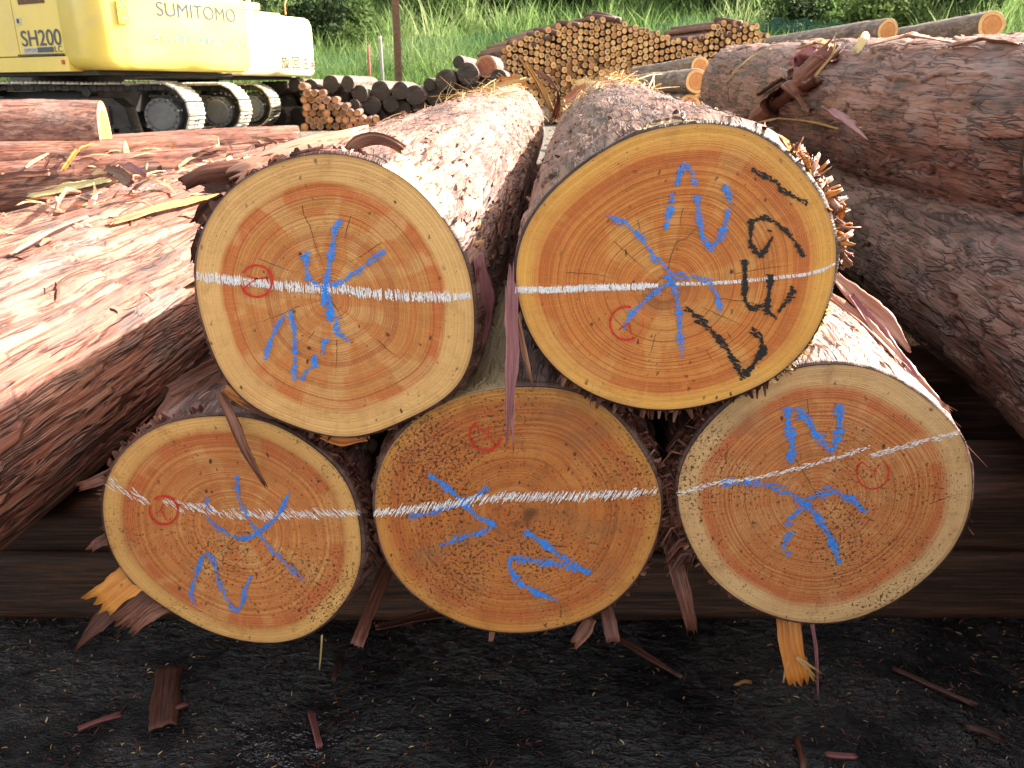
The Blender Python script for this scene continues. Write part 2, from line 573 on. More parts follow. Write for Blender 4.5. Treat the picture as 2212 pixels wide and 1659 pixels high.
M['straw'] = tint_mat('straw_needles', [(0.0, (0.20, 0.08, 0.03)), (0.5, (0.55, 0.30, 0.10)), (1.0, (0.75, 0.62, 0.30))], 0.5, 0.15)
M['crack'] = plain('dark_drying_crack', (0.10, 0.042, 0.018), 0.9)
for nm, c in (('blue', (0.03, 0.27, 0.95)), ('white', (0.95, 0.95, 0.95)), ('red', (0.62, 0.022, 0.015)), ('black', (0.012, 0.012, 0.012))):
    M['chalk_' + nm] = plain(nm + '_crayon', c, 0.6 if nm != 'white' else 0.5, var=0.22, vscale=300)

# ---------------------------------------------------------------- ground (one sheet) with hollows, puddle
def axis_vals(segs):
    out = []
    for a, b, n in segs:
        out += list(np.linspace(a, b, n, endpoint=False))
    out.append(segs[-1][1])
    return np.array(out)


def ground_height(X, Y):
    near = np.exp(-np.maximum(0, np.hypot(X, Y - 0.8) - 1.0) ** 2 / 0.5)
    big = (fbm(X * 2.2 + 40, Y * 2.2 + 3, 11) - 0.5) * 0.012
    med = (fbm(X * 14 + 9, Y * 14 + 5, 12, octv=4) - 0.5) * 0.006
    _, f2, rid, _ = worley(X * 95 + 50, Y * 95 + 50, 3)
    fine = (rid - 0.5) * 0.0026 * near + (fbm(X * 55, Y * 95 + 7, 15, octv=3) - 0.5) * 0.0060 * near
    dip = -0.0085 * np.exp(-(((X + 0.28) / 0.10) ** 2 + ((Y - 0.80) / 0.065) ** 2))
    wp = np.exp(-(((X + 0.28) / 0.13) ** 2 + ((Y - 0.80) / 0.08) ** 2))
    h = ((big + med) * np.clip(near + 0.15, 0, 1)) * (1 - 0.75 * wp) + fine + dip
    bank = np.clip((Y - 22.5) / 14.0, 0, None)
    h = h + np.minimum(bank, 1) ** 1.3 * 3.0 + np.clip(Y - 36, 0, None) * 0.45 * (1 + 0.12 * np.sin(X * 0.2))
    return h


gx = axis_vals([(-180, -30, 12), (-30, -6, 24), (-6, -1.1, 25), (-1.1, 1.1, 420), (1.1, 6, 25), (6, 30, 24), (30, 180, 12)])
gy = axis_vals([(-40, -2, 10), (-2, 0.36, 12), (0.36, 1.12, 190), (1.12, 3.0, 50), (3, 22, 40), (22, 40, 36), (40, 160, 24)])
GX, GY = np.meshgrid(gx, gy)
GZ = ground_height(GX, GY)
gq = grid_quads(len(gx), len(gy), closed=False)

n = NT('wet_black_mud_and_asphalt')
ob = n.coord('Object')
px_, py_, pz_ = n.sep(ob)
a1 = n.noise(ob, 55.0, 5, 0.7)
a2 = n.noise(ob, 5.0, 3, 0.6)
a3 = n.noise(n.mapping(ob, (1, 2.0, 1), (0, 0, 0), (0, 0, R(8))), 240.0, 3, 0.7)
a4 = n.voro(n.mapping(ob, (1, 1.9, 1)), 250.0, 'F1', 0)
a5 = n.noise(n.mapping(ob, (1, 1.8, 1)), 95.0, 3, 0.65)
gcol = n.ramp(a1, [(0.3, (0.0012, 0.0014, 0.002)), (0.62, (0.003, 0.0035, 0.005)), (0.8, (0.009, 0.009, 0.010))])
gcol = n.mix(n.math('MULTIPLY', n.step(n.math('ADD', a3, n.math('MULTIPLY', a2, 0.15)), 0.70, 0.77), 0.25), gcol, (0.05, 0.035, 0.025))
far = n.step(py_, 3.8, 9.0)
gcol = n.mix(far, gcol, n.ramp(n.noise(ob, 1.3, 5, 0.6), [(0.3, (0.085, 0.075, 0.065)), (0.7, (0.17, 0.15, 0.13))]))
bk = n.step(py_, 21.5, 23.0)
gcol = n.mix(bk, gcol, n.ramp(n.noise(ob, 3.0, 4, 0.6), [(0.3, (0.028, 0.04, 0.014)), (0.7, (0.055, 0.085, 0.025))]))
grough = n.math('MULTIPLY_ADD', n.noise(ob, 9.0, 4, 0.65), 0.50, -0.10)
grough = n.math('MAXIMUM', n.math('MAXIMUM', grough, 0.05), n.math('MULTIPLY', far, 0.8))
gn = n.bump(a5, 0.0055, 1.0)
gn = n.bump(n.math('ADD', a4, a3), 0.0022, 1.0, gn)
M['ground'] = n.finish(gcol, grough, gn, 0.3)
# film of water over the grit: sharp little glints
a6 = n.noise(n.mapping(ob, (1, 1.7, 1), (2, 3, 0)), 42.0, 4, 0.6)
n.set(n.b.inputs['Coat Weight'], n.math('MULTIPLY', n.step(n.noise(ob, 7.0, 3, 0.6), 0.36, 0.58), n.math('SUBTRACT', 1.0, far)))
n.b.inputs['Coat Roughness'].default_value = 0.10
n.b.inputs['Coat IOR'].default_value = 1.5
n.set(n.b.inputs['Coat Normal'], n.bump(a5, 0.006, 1.0, n.bump(a6, 0.030, 1.0)))
g = link('ground', mesh_np('ground', np.stack([GX.ravel(), GY.ravel(), GZ.ravel()], 1), quads=gq, mats=[M['ground']]))
tag(g, 'dark wet yard ground littered with bark crumbs', kind='structure')
# standing water in the hollow
pv = []
for k in range(40):
    t = 2 * math.pi * k / 40
    pv.append((-0.28 + 0.15 * math.cos(t), 0.80 + 0.095 * math.sin(t), 0.0))
M['water'] = plain('puddle_water', (0.012, 0.013, 0.015), 0.03, spec=1.0, bumpd=0.03, bscale=30)
pud = MB()
pud.add([(x, y, -0.0052) for x, y, z in pv], [tuple(range(40))])
tag(pud.obj('puddle', M['water']), 'shallow puddle of rain water in the black mud', kind='structure')

# ---------------------------------------------------------------- logs with drawn end faces
def smooth_outline(pts, center, n, keep=9):
    P = np.array(pts, dtype=float) - center
    ang = np.unwrap(np.arctan2(P[:, 1], P[:, 0]))
    if ang[-1] < ang[0]:
        P, ang = P[::-1], ang[::-1]
    r = np.hypot(P[:, 0], P[:, 1])
    t = np.linspace(0, 2 * np.pi, n, endpoint=False) - np.pi / 2
    a = np.mod(ang - ang[0], 2 * np.pi)
    o = np.argsort(a)
    a, r = a[o], r[o]
    rr = np.interp(np.mod(t - ang[0], 2 * np.pi), np.append(a, a[0] + 2 * np.pi), np.append(r, r[0]))
    F = np.fft.rfft(rr)
    F[keep:] = 0
    return t, np.fft.irfft(F, n)


def bark_disp(Sg, Ag, circ, seed, amp=1.0, lf=1.0, cw=0.017, plate=0.0):
    """relief of plated fibrous bark: Sg along, Ag around (metres)"""
    pw = max(4, int(round(circ / cw)))
    wob = (fbm(Ag / circ * 12, Sg * 9, seed + 3, px=12) - 0.5)
    f1, f2, rid, ly = worley(Ag / circ * pw + wob * 1.2, Sg / (0.15 * lf) + wob * 2.2, seed, px=pw)
    crev = np.clip((f2 - f1) / 0.16, 0, 1)
    tilt = ly * 0.9 * (0.4 + rid)
    h = (rid * 0.0030 + tilt * 0.0022) * crev - (1 - crev) * 0.0012
    if plate:
        crev = np.clip((f2 - f1) / 0.10, 0, 1)
        gate = np.clip((fbm(Ag / circ * 24, Sg * 14, seed + 60, px=24) - 0.36) / 0.12, 0, 1)
        h = (rid * 0.0042 + ly * 0.0050 * (0.3 + rid)) * plate
        crev = 1 - (1 - crev) * gate
        h = h - (1 - crev) * 0.0028
    pw2 = pw * 3
    g1, g2, rid2, ly2 = worley(Ag / circ * pw2 + wob * 3, Sg / (0.05 * lf) + wob * 4, seed + 40, px=pw2)
    h = h + rid2 * 0.0014 * np.clip((g2 - g1) / 0.2, 0, 1)
    low = (fbm(Ag / circ * 5, Sg * 1.7, seed + 8, px=5) - 0.5) * 0.018
    return (h * amp + low), rid, 1 - crev


def make_bark(parent, origin, c0, d, L, ofun, mat, seed, nu, svals, taper=0.88, amp=1.0, bend=(0, 0), thick=0.006,
              peel=None, frame=None, cap_far=True, jag=0.006, name='bark'):
    """ofun(theta)->(offx, offz) radius vector in metres in the frame axes; frame=(ex, ez)."""
    t = np.linspace(0, 2 * np.pi, nu, endpoint=False) - np.pi / 2
    rr = ofun(t)
    circ = float(2 * np.pi * rr.mean())
    ex, ez = frame
    Sg, Tg = np.meshgrid(svals, t, indexing='ij')
    Ag = (Tg + np.pi / 2) / (2 * np.pi) * circ
    h, rid, crev = bark_disp(Sg, Ag, circ, seed, amp, 2.2 if mat is M['bark_long'] else 1.0, 0.030 if mat in (M['bark_grey'], M['bark_cool']) else (0.024 if mat is M['bark_tr'] else 0.017), {M['bark_grey']: 1.3, M['bark_cool']: 1.1, M['bark_tr']: 0.7}.get(mat, 0.0))
    edge = np.clip(Sg / 0.03, 0, 1)
    crev = np.maximum(crev, (Sg < 0.0048).astype(float))          # the sawn edge of the bark is dark
    low_fade = edge
    R0 = rr[None, :] * (1 + (taper - 1) * Sg / L)
    pl = np.zeros_like(Sg)
    if peel is not None:
        pl = peel(Sg, Tg, Ag)
    out = R0 + (thick * (0.45 + 0.55 * low_fade) + h * (0.12 + 0.88 * low_fade)) * (1 - pl) + pl * 0.0006
    # first ring starts on the wood edge, a ragged lip
    front = (fbm(Ag / circ * 60, Sg * 0, seed + 77, px=60) - 0.45) * jag
    off_s = np.where(Sg < 1e-6, 0.0012, Sg + front * np.clip(1 - Sg / 0.02, 0, 1))
    off_s = np.where(pl > 0.5, Sg, off_s)
    out = np.where(Sg < 1e-6, R0 * 1.0 + 0.0003, out)
    cen = np.zeros((*Sg.shape, 3))
    sb = Sg / L
    cen += np.array(c0) + np.array(d) * off_s[..., None]
    cen += np.array([bend[0], 0, bend[1]]) * (np.sin(sb * math.pi))[..., None]
    P = cen + (np.cos(Tg) * out)[..., None] * np.array(ex) + (np.sin(Tg) * out)[..., None] * np.array(ez)
    V = P.reshape(-1, 3) - np.array(origin)
    uv = np.stack([Ag.ravel() + seed * 1.37, Sg.ravel() + seed * 0.71], 1)
    cols = np.stack([rid.ravel(), crev.ravel(), pl.ravel(), np.ones(rid.size)], 1)
    q = grid_quads(nu, len(svals))
    o = link(name, mesh_np(name, V, quads=q, mats=[mat], uv=uv, cols=cols), parent)
    return o, (c0, d, L, t, rr, circ, ex, ez, taper, thick)


def log_point(info, s, th, lift=0.0):
    c0, d, L, t, rr, circ, ex, ez, taper, thick = info
    r = np.interp(np.mod(th - t[0], 2 * np.pi), np.append(t - t[0], 2 * np.pi), np.append(rr, rr[0])) * (1 + (taper - 1) * s / L)
    r = r + thick + lift
    return np.array(c0) + np.array(d) * s + math.cos(th) * r * np.array(ex) + math.sin(th) * r * np.array(ez)


def make_flakes(name, parent, origin, info, count, mat, rnd, srange, trange=(0, 2 * math.pi), size=(0.02, 0.08), width=(0.002, 0.007), lift=(0.001, 0.007), slant=0.25, tone=(0.1, 0.8)):
    """thin loose fibres and scales standing off the bark"""
    V, Q, UV, CO = [], [], [], []
    for k in range(count):
        s0 = srange[0] + (srange[1] - srange[0]) * rnd.random() ** 1.7
        th = rnd.uniform(*trange)
        ln, w = rnd.uniform(*size), rnd.uniform(*width)
        lf = rnd.uniform(*lift) * (1 if rnd.random() < 0.85 else 2.5)
        sl = rnd.uniform(-slant, slant)
        r_here = info[4].mean()
        side = rnd.choice((-1, 1))
        col = rnd.uniform(*tone)
        b = len(V)
        ns = 4
        for i in range(ns + 1):
            u = i / ns
            ss = s0 + side * ln * u
            tt = th + sl * ln * u / r_here
            l = 0.0045 + lf * u ** 1.6 if True else 0
            wi = w * (1 - 0.75 * u ** 2)
            da = wi / 2 / r_here
            curl = 0.25 * wi * math.sin(u * 3)
            V.append(log_point(info, ss, tt - da, l + curl) - origin)
            V.append(log_point(info, ss, tt + da, l) - origin)
            UV += [(col * 7, ss), (col * 7 + w, ss)]
            CO += [(col, 0, 0, 1)] * 2
        for i in range(ns):
            Q.append((b + 2 * i, b + 2 * i + 1, b + 2 * i + 3, b + 2 * i + 2))
    o = link(name, mesh_np(name, V, quads=Q, mats=[mat], uv=UV, cols=CO), parent)
    o['kind'] = 'stuff'
    return o


def make_fringe(name, parent, origin, info, count, mat, rnd, trange, out=(0.004, 0.02), width=(0.001, 0.004), fwd=0.3, droop=0.0, tone=(0.2, 0.8), s0=0.004):
    """ragged splinters along the edge of the cut"""
    V, Q, UV, CO = [], [], [], []
    c0, d, L, t, rr, circ, ex, ez, taper, thick = info
    d = np.array(d)
    for k in range(count):
        th = rnd.uniform(*trange)
        w = rnd.uniform(*width) / rr.mean()
        ln = rnd.uniform(*out)
        base0 = log_point(info, s0 + rnd.random() * 0.012, th - w, -0.004)
        base1 = log_point(info, s0 + rnd.random() * 0.012, th + w, -0.004)
        rad = math.cos(th) * np.array(ex) + math.sin(th) * np.array(ez)
        tan = -math.sin(th) * np.array(ex) + math.cos(th) * np.array(ez)
        dirv = rad + tan * rnd.uniform(-0.9, 0.9) - d * rnd.uniform(-0.6, fwd)
        dirv /= np.linalg.norm(dirv)
        m0 = base0 + dirv * ln * 0.5
        m1 = base1 + dirv * ln * 0.5
        tip = (base0 + base1) / 2 + dirv * ln + np.array([0, 0, -droop * ln])
        b = len(V)
        k2 = rnd.uniform(0.1, 0.9)
        V += [base0 - origin, base1 - origin, m1 - origin, m0 - origin, tip + (base1 - base0) * 0.2 - origin, tip - (base1 - base0) * 0.2 - origin]
        c = rnd.uniform(*tone)
        CO += [(c, 0, 0, 1)] * 6
        UV += [(c * 9, 0), (c * 9 + w * 0.14, 0), (c * 9 + w * 0.14, ln / 2), (c * 9, ln / 2), (c * 9 + w * 0.1, ln), (c * 9, ln)]
        Q += [(b, b + 1, b + 2, b + 3), (b + 3, b + 2, b + 4, b + 5)]
    o = link(name, mesh_np(name, V, quads=Q, mats=[mat], uv=UV, cols=CO, smooth=False), parent)
    o['kind'] = 'stuff'
    return o


class Zoom:
    def __init__(self, ox, oy, src_w, zw):
        k = src_w / zw / 1.6492
        self.ox, self.oy, self.k = ox / 1.6492, oy / 1.6492, k

    def __call__(self, x, y):
        return self.ox + x * self.k, self.oy + y * self.k


def chalk(name, parent, origin, Z, strokes, Y, mat, width, hang, rnd, dab=(1.5, 2.8), step=1.4, skip=0.2, wavy=0.18, layer=0.0007, ends=0.5, label=None):
    """crayon drawn over saw-cut wood: dabs where the wax caught the ridges"""
    V, F = [], []
    for st in strokes:
        pts = [Z(*p) for p in st]
        w0 = width * Z.k * (1.05 if mat is M['chalk_white'] else 1.25)
        lens = [math.dist(pts[i], pts[i + 1]) for i in range(len(pts) - 1)]
        tot = sum(lens)
        pos = 0.0
        ph = rnd.uniform(0, 10)
        while pos < tot:
            a = pos
            i = 0
            while i < len(lens) - 1 and a > lens[i]:
                a -= lens[i]
                i += 1
            f = min(1, a / max(lens[i], 1e-6))
            x = pts[i][0] + (pts[i + 1][0] - pts[i][0]) * f
            y = pts[i][1] + (pts[i + 1][1] - pts[i][1]) * f
            u = pos / tot
            press = 0.72 + 0.28 * math.sin(ph + pos * 0.11) + 0.15 * math.sin(ph * 3 + pos * 0.47)
            gap = math.sin(pos * 0.55 + ph) * 0.5 + rnd.random() * 0.6
            pos += step * rnd.uniform(0.45, 0.95)
            if (rnd.random() < skip * (0.4 if mat is M['chalk_black'] else 1)) or gap > (0.97 if mat is M['chalk_black'] else 0.88) - 0.1 * (1 - press):
                continue
            ww = w0 * (press * rnd.uniform(0.7, 1.2) if mat is not M['chalk_white'] else rnd.uniform(0.72, 1.08))
            if u > 1 - ends * 0.15:
                ww *= 0.7
            ang = math.radians(hang + rnd.uniform(-9, 9))
            ca, sa = math.cos(ang), math.sin(ang)
            tx_, ty_ = pts[i + 1][0] - pts[i][0], pts[i + 1][1] - pts[i][1]
            tl = math.hypot(tx_, ty_) + 1e-6
            par = abs(tx_ * ca + ty_ * sa) / tl          # hatch nearly along the stroke: spread sideways
            jj = rnd.uniform(-.5, .5) * w0 * press * (0.15 + 0.75 * par)
            x, y = x - ty_ / tl * jj, y + tx_ / tl * jj
            ww *= 1 - 0.45 * par
            nseg = rnd.choice((1, 1, 2, 3))
            lo = -0.5
            for q in range(nseg):
                hi = lo + 1.0 / nseg
                t = rnd.uniform(*dab) * (0.75 if mat is M['chalk_black'] else 0.5)
                l0, l1 = lo * ww + rnd.uniform(-.1, .1) * ww, hi * ww - rnd.uniform(0.0, .12) * ww
                poly = []
                for (l, s) in ((l0, -0.35), (0.6 * l0 + 0.4 * l1, -1), (l1, -0.4), (l1, 0.35), (0.4 * l0 + 0.6 * l1, 1.0), (l0, 0.45)):
                    s2 = s * t * rnd.uniform(0.6, 1.35)
                    poly.append((x + l * ca - s2 * sa, y + l * sa + s2 * ca))
                yy = Y - layer - rnd.random() * 0.00035
                b = len(V)
                V += [tuple(at(px, py, yy) - origin) for px, py in poly]
                F.append(tuple(range(b, b + 6)))
                lo = hi
    o = link(name, mesh_np(name, V, faces=F, mats=[mat], smooth=False), parent)
    if label:
        o['label'] = label
    return o


def line_mark(name, parent, origin, pts, Y, mat, w, rnd, layer=0.001, taper=False, jag=0.0, label=None):
    """continuous thin line in survey coordinates; widths in survey pixels"""
    V, F = [], []
    P = []
    for i in range(len(pts) - 1):
        m = max(1, int(math.dist(pts[i], pts[i + 1]) / 4))
        for k in range(m):
            f = k / m
            P.append((pts[i][0] + (pts[i + 1][0] - pts[i][0]) * f, pts[i][1] + (pts[i + 1][1] - pts[i][1]) * f))
    P.append(pts[-1])
    for i, p in enumerate(P):
        a, b = P[max(0, i - 1)], P[min(len(P) - 1, i + 1)]
        L = max(1e-6, math.dist(a, b))
        nx, ny = -(b[1] - a[1]) / L, (b[0] - a[0]) / L
        u = i / (len(P) - 1)
        ww = w * rnd.uniform(0.7, 1.25)
        if taper:
            ww *= max(0.15, math.sin(math.pi * min(1, 0.35 + 0.65 * u)))
        j = rnd.uniform(-jag, jag)
        x, y = p[0] + nx * j, p[1] + ny * j
        V.append(at(x + nx * ww / 2, y + ny * ww / 2, Y - layer) - origin)
        V.append(at(x - nx * ww / 2, y - ny * ww / 2, Y - layer) - origin)
    for i in range(len(P) - 1):
        F.append((2 * i, 2 * i + 1, 2 * i + 3, 2 * i + 2))
    o = link(name, mesh_np(name, V, faces=F, mats=[mat], smooth=False), parent)
    if label:
        o['label'] = label
    return o


VP = (1245, 122)


def face_log(label, Z, outline, pith, Y, L, taper, face_mat, bark_mat, seed, group, nu=300, nv=330, vp=VP, peel=None, amp=1.0, thick=0.005, bend=(0, 0), jag=0.003):
    pts = np.array([[*at(*Z(*p), Y)] for p in outline])
    cen = pts.mean(0)
    P2 = pts[:, [0, 2]]
    c2 = P2.mean(0)
    t, rr = smooth_outline(P2, c2, 256)
    tt = np.append(t, t[0] + 2 * np.pi)
    r2 = np.append(rr, rr[0])
    ofun = lambda th: np.interp(np.mod(th - t[0], 2 * np.pi), tt - t[0], r2)
    base = (float(c2[0]), Y, float(c2[1] - rr.mean()))
    root = thing('felled_log', label, 'log', base, group=group)
    origin = np.array(base)
    # end face: rays from the pith
    pw = at(*Z(*pith), Y)[[0, 2]]
    nt, nr = 200, 22
    th = np.linspace(0, 2 * np.pi, nt, endpoint=False) - np.pi / 2
    edge = c2 + np.stack([np.cos(th) * ofun(th), np.sin(th) * ofun(th)], 1)
    rho = np.linspace(0, 1, nr)
    V, UV = [], []
    for r in rho:
        q = pw + (edge - pw) * r
        V.append(np.stack([q[:, 0], np.full(nt, Y), q[:, 1]], 1))
        ea = np.arctan2(edge[:, 1] - pw[1], edge[:, 0] - pw[0])
        UV.append(np.stack([np.full(nt, r), ea], 1))
    V = np.concatenate(V) - origin
    UV = np.concatenate(UV)
    # unwrap the angle per loop is not needed: materials use its sine and cosine; avoid the jump by duplicating nothing
    me = mesh_np('cut_face', V, quads=grid_quads(nt, nr)[:, ::-1], mats=[face_mat], uv=UV)
    # fix the wrapped quads: give their loops a continuous angle
    uvl = me.uv_layers[0].data
    arr = np.empty(len(uvl) * 2, dtype=np.float32)
    uvl.foreach_get('uv', arr)
    arr = arr.reshape(-1, 4, 2)
    jump = (arr[:, :, 1].max(1) - arr[:, :, 1].min(1)) > math.pi
    sub = arr[jump]
    sub[:, :, 1] = np.where(sub[:, :, 1] < 0, sub[:, :, 1] + 2 * math.pi, sub[:, :, 1])
    arr[jump] = sub
    uvl.foreach_set('uv', arr.ravel())
    link('cut_face', me, root)
    c0 = np.array([c2[0], Y, c2[1]])
    d = ray(*vp)
    d = d / np.linalg.norm(d)
    sv = np.concatenate([[0.0, 0.0021], 0.0045 + (L - 0.0045) * (np.linspace(0, 1, nv) ** 1.6)])
    bo, info = make_bark(root, origin, c0, d, L, ofun, bark_mat, seed, nu, sv, taper, amp, bend, thick, peel, ((1, 0, 0), (0, 0, 1)), jag=jag)
    # far end
    far = [log_point(info, L, a, -thick) for a in np.linspace(0, 2 * np.pi, 48, endpoint=False)]
    fe = MB()
    fe.add([p - origin + d * 0.001 for p in far], [tuple(range(48))])
    fe.obj('cut_face', M['pale_end'], root)
    return root, origin, info


M['pale_end'] = plain('plain_cut_end', (0.48, 0.30, 0.14), 0.7, var=0.2, vscale=20)
ORG = dict(center=(0.58, 0.19, 0.045), heart=(0.66, 0.270, 0.066), band=(0.62, 0.165, 0.036), sap=(0.86, 0.51, 0.185))
f_tl = wood_face_material('fresh_end_grain_pale_sapwood', **ORG, hr=0.81, nring=46, specks=0.25, patch=0.65, seed=1.3, dirt=0.10)
f_tr = wood_face_material('fresh_end_grain_reddish', (0.56, 0.165, 0.035), (0.66, 0.225, 0.042), (0.61, 0.16, 0.030), (0.83, 0.42, 0.085), soft=0.05, eye=0.35, hr=0.87, nring=52, specks=0.3, patch=0.6, seed=4.1, dirt=0.12)
f_bl = wood_face_material('end_grain_speckled_orange', (0.61, 0.19, 0.045), (0.70, 0.265, 0.070), (0.65, 0.165, 0.045), (0.85, 0.48, 0.15), hr=0.86, soft=0.03, nring=44, specks=0.85, patch=0.6, seed=7.7, dirt=0.30, bright=0.90)
f_bc = wood_face_material('end_grain_speckled_brown', (0.62, 0.175, 0.038), (0.66, 0.220, 0.044), (0.62, 0.155, 0.036), (0.72, 0.31, 0.065), soft=0.06, eye=0.9, hr=0.90, nring=50, specks=0.95, patch=0.25, seed=11.2, dirt=0.50, bright=0.84)
f_br = wood_face_material('end_grain_speckled_tan', (0.61, 0.19, 0.045), (0.66, 0.250, 0.070), (0.63, 0.165, 0.048), (0.82, 0.53, 0.245), hr=0.84, soft=0.03, nring=48, specks=0.9, patch=0.30, seed=15.9, dirt=0.40, bright=0.90)

rd = random.Random(11)
Z1 = Zoom(600, 450, 1200, 1659)
Z2 = Zoom(1750, 350, 1350, 1866)
Z3 = Zoom(250, 1400, 1100, 1921)
Z4 = Zoom(1250, 1250, 1250, 1885)
Z5 = Zoom(2300, 1200, 1200, 1531)
LOGG = 'sawn logs of the front stack'


def peel_tl(Sg, Tg, Ag):
    a = np.mod(Tg, 2 * np.pi)
    lim = 0.075 + 0.05 * fbm(Ag * 30, Sg * 10, 5) - 0.02
    return ((a > 0.62) & (a < 1.16) & (Sg < lim + 0.05 * np.sin((a - 0.62) / 0.54 * np.pi))).astype(float)


def peel_tr(Sg, Tg, Ag):
    a = np.mod(Tg, 2 * np.pi)
    w = np.clip(1 - np.abs(a - 1.72) / 0.36, 0, 1)
    return ((Sg > 0.004) & (Sg < w * (0.012 + 0.09 * fbm(Ag * 160, Sg * 6, 9)) - 0.012)).astype(float)


def peel_bc(Sg, Tg, Ag):
    a = np.mod(Tg, 2 * np.pi)
    return ((a > 1.62) & (a < 2.25 + 0.25 * fbm(Ag * 30, Sg * 9, 8)) & (Sg < 0.40 + 0.1 * fbm(Ag * 20, Sg * 3, 6))).astype(float)


TL, oTL, iTL = face_log('upper left log of the front stack, round pale end with blue crayon star', Z1,
    [(730,140),(900,148),(1080,210),(1200,290),(1290,380),(1370,480),(1430,590),(1480,740),(1505,880),(1500,1020),(1480,1180),(1400,1300),(1290,1380),(1150,1450),(1000,1510),(880,1528),(700,1500),(520,1430),(400,1360),(290,1260),(230,1120),(180,1000),(150,880),(137,740),(145,620),(180,500),(250,380),(350,280),(480,210),(600,160)],
    (785, 850), 0.775, 2.15, 0.90, f_tl, M['bark_pale'], 21, LOGG, peel=peel_tl, nu=340, nv=380)
TR, oTR, iTR = face_log('largest log of the front stack, upper right, end face with black and blue crayon marks', Z2,
    [(1030,125),(1180,140),(1320,185),(1430,260),(1520,350),(1600,450),(1660,560),(1690,680),(1697,820),(1670,960),(1610,1120),(1530,1250),(1420,1350),(1280,1430),(1120,1490),(950,1525),(800,1530),(620,1500),(460,1430),(330,1340),(230,1220),(170,1100),(130,960),(125,820),(150,700),(190,600),(280,490),(400,370),(560,260),(720,180),(880,140)],
    (850, 950), 0.765, 2.15, 0.86, f_tr, M['bark_tr'], 35, LOGG, nu=360, nv=360, peel=peel_tr)
BL, oBL, iBL = face_log('lower left log of the front stack, egg-shaped speckled end face above the torn orange bark', Z3,
    [(960,145),(1150,165),(1330,220),(1440,300),(1560,380),(1680,490),(1740,620),(1785,760),(1810,900),(1800,1060),(1760,1200),(1680,1330),(1560,1450),(1400,1530),(1250,1555),(1080,1540),(900,1490),(740,1420),(560,1310),(420,1200),(330,1110),(260,980),(220,850),(205,700),(225,560),(280,440),(370,330),(480,250),(620,185),(780,155)],
    (1060, 850), 0.79, 2.1, 0.9, f_bl, M['bark'], 50, LOGG, nu=260, nv=200, thick=0.006)
BC, oBC, iBC = face_log('bottom middle log of the front stack, brown speckled end face with a bold white line', Z4,
    [(840,205),(1000,190),(1160,215),(1320,270),(1440,380),(1540,500),(1620,640),(1665,800),(1660,920),(1620,1060),(1560,1170),(1480,1290),(1350,1390),(1200,1460),(1050,1495),(900,1515),(740,1500),(600,1460),(470,1400),(340,1310),(230,1180),(160,1050),(135,900),(135,750),(160,620),(220,500),(330,390),(450,310),(600,240),(720,212)],
    (860, 870), 0.787, 2.1, 0.9, f_bc, M['bark'], 64, LOGG, nu=260, nv=200, peel=peel_bc, thick=0.006)
BR, oBR, iBR = face_log('lower right log of the front stack, tilted oval end face above the hanging orange strip', Z5,
    [(760,130),(900,130),(1030,150),(1180,220),(1300,310),(1400,400),(1455,500),(1480,620),(1475,760),(1440,880),(1380,980),(1300,1070),(1200,1150),(1080,1230),(940,1280),(800,1300),(640,1285),(480,1220),(340,1130),(250,1020),(190,900),(150,780),(150,650),(180,560),(250,440),(330,350),(430,270),(560,190),(660,150)],
    (770, 730), 0.785, 2.1, 0.9, f_br, M['bark'], 78, LOGG, nu=280, nv=240, thick=0.006)

# crayon marks -----------------------------------------------------------
B, W, K = M['chalk_blue'], M['chalk_white'], M['chalk_black']


def ring_mark(root, org, Z, cx, cy, r, a0, a1, Y, inner, w=4.6):
    pts = [Z(cx + r * math.cos(R(a)), cy + r * math.sin(R(a))) for a in np.linspace(a0, a1, 30)]
    line_mark('red_stamp', root, org, pts, Y, M['chalk_red'], w, rd, layer=0.0017)
    for st in inner:
        line_mark('red_stamp', root, org, [Z(*p) for p in st], Y, M['chalk_red'], w * 0.6, rd, layer=0.0019)


Y = 0.775
chalk('white_crayon_line', TL, oTL, Z1, [[(140,740),(260,755),(380,765),(500,780),(600,795),(740,800),(860,800),(930,820),(1050,830),(1200,840),(1350,845),(1490,835)]], Y, W, 56, 84, rd, dab=(1.6, 3.4), step=2.1, skip=0.16, layer=0.0006)
chalk('blue_crayon_mark', TL, oTL, Z1, [
    [(845,462),(825,500),(805,600),(790,700),(775,780),(762,880)], [(790,830),(800,900),(798,965)], [(770,800),(785,930)], [(835,940),(825,1005),(860,1035),(892,1065)],
    [(688,605),(650,660)], [(680,640),(680,700),(690,760),(740,790),(820,790),(850,755)],
    [(850,775),(890,745),(950,700),(1000,660),(1075,605)]], Y, B, 34, 3, rd, layer=0.0010)
chalk('blue_crayon_mark', TL, oTL, Z1, [
    [(478,1150),(490,1100),(510,1040),(540,980),(578,925)], [(600,908),(620,1000),(625,1120),(620,1262)], [(655,1255),(680,1200),(720,1185),(722,1125)], [(760,1120),(770,1050),(795,1060)]], Y, B, 28, 8, rd, layer=0.0010)
ring_mark(TL, oTL, Z1, 433, 762, 78, -150, 165, Y, [[(385,735),(430,750),(490,745)], [(372,800),(410,765),(440,745)], [(480,742),(495,775)]])
Y = 0.765
chalk('white_crayon_line', TR, oTR, Z2, [[(120,945),(300,945),(500,935),(700,930),(820,922)]], Y, W, 36, 88, rd, dab=(1.4, 3.0), step=1.3, skip=0.10, layer=0.0006)
chalk('white_crayon_line', TR, oTR, Z2, [[(910,915),(1000,915),(1200,905),(1400,885),(1550,868),(1640,845),(1695,812)]], Y, W, 20, 80, rd, dab=(1.2, 2.2), step=1.6, skip=0.16, layer=0.0006)
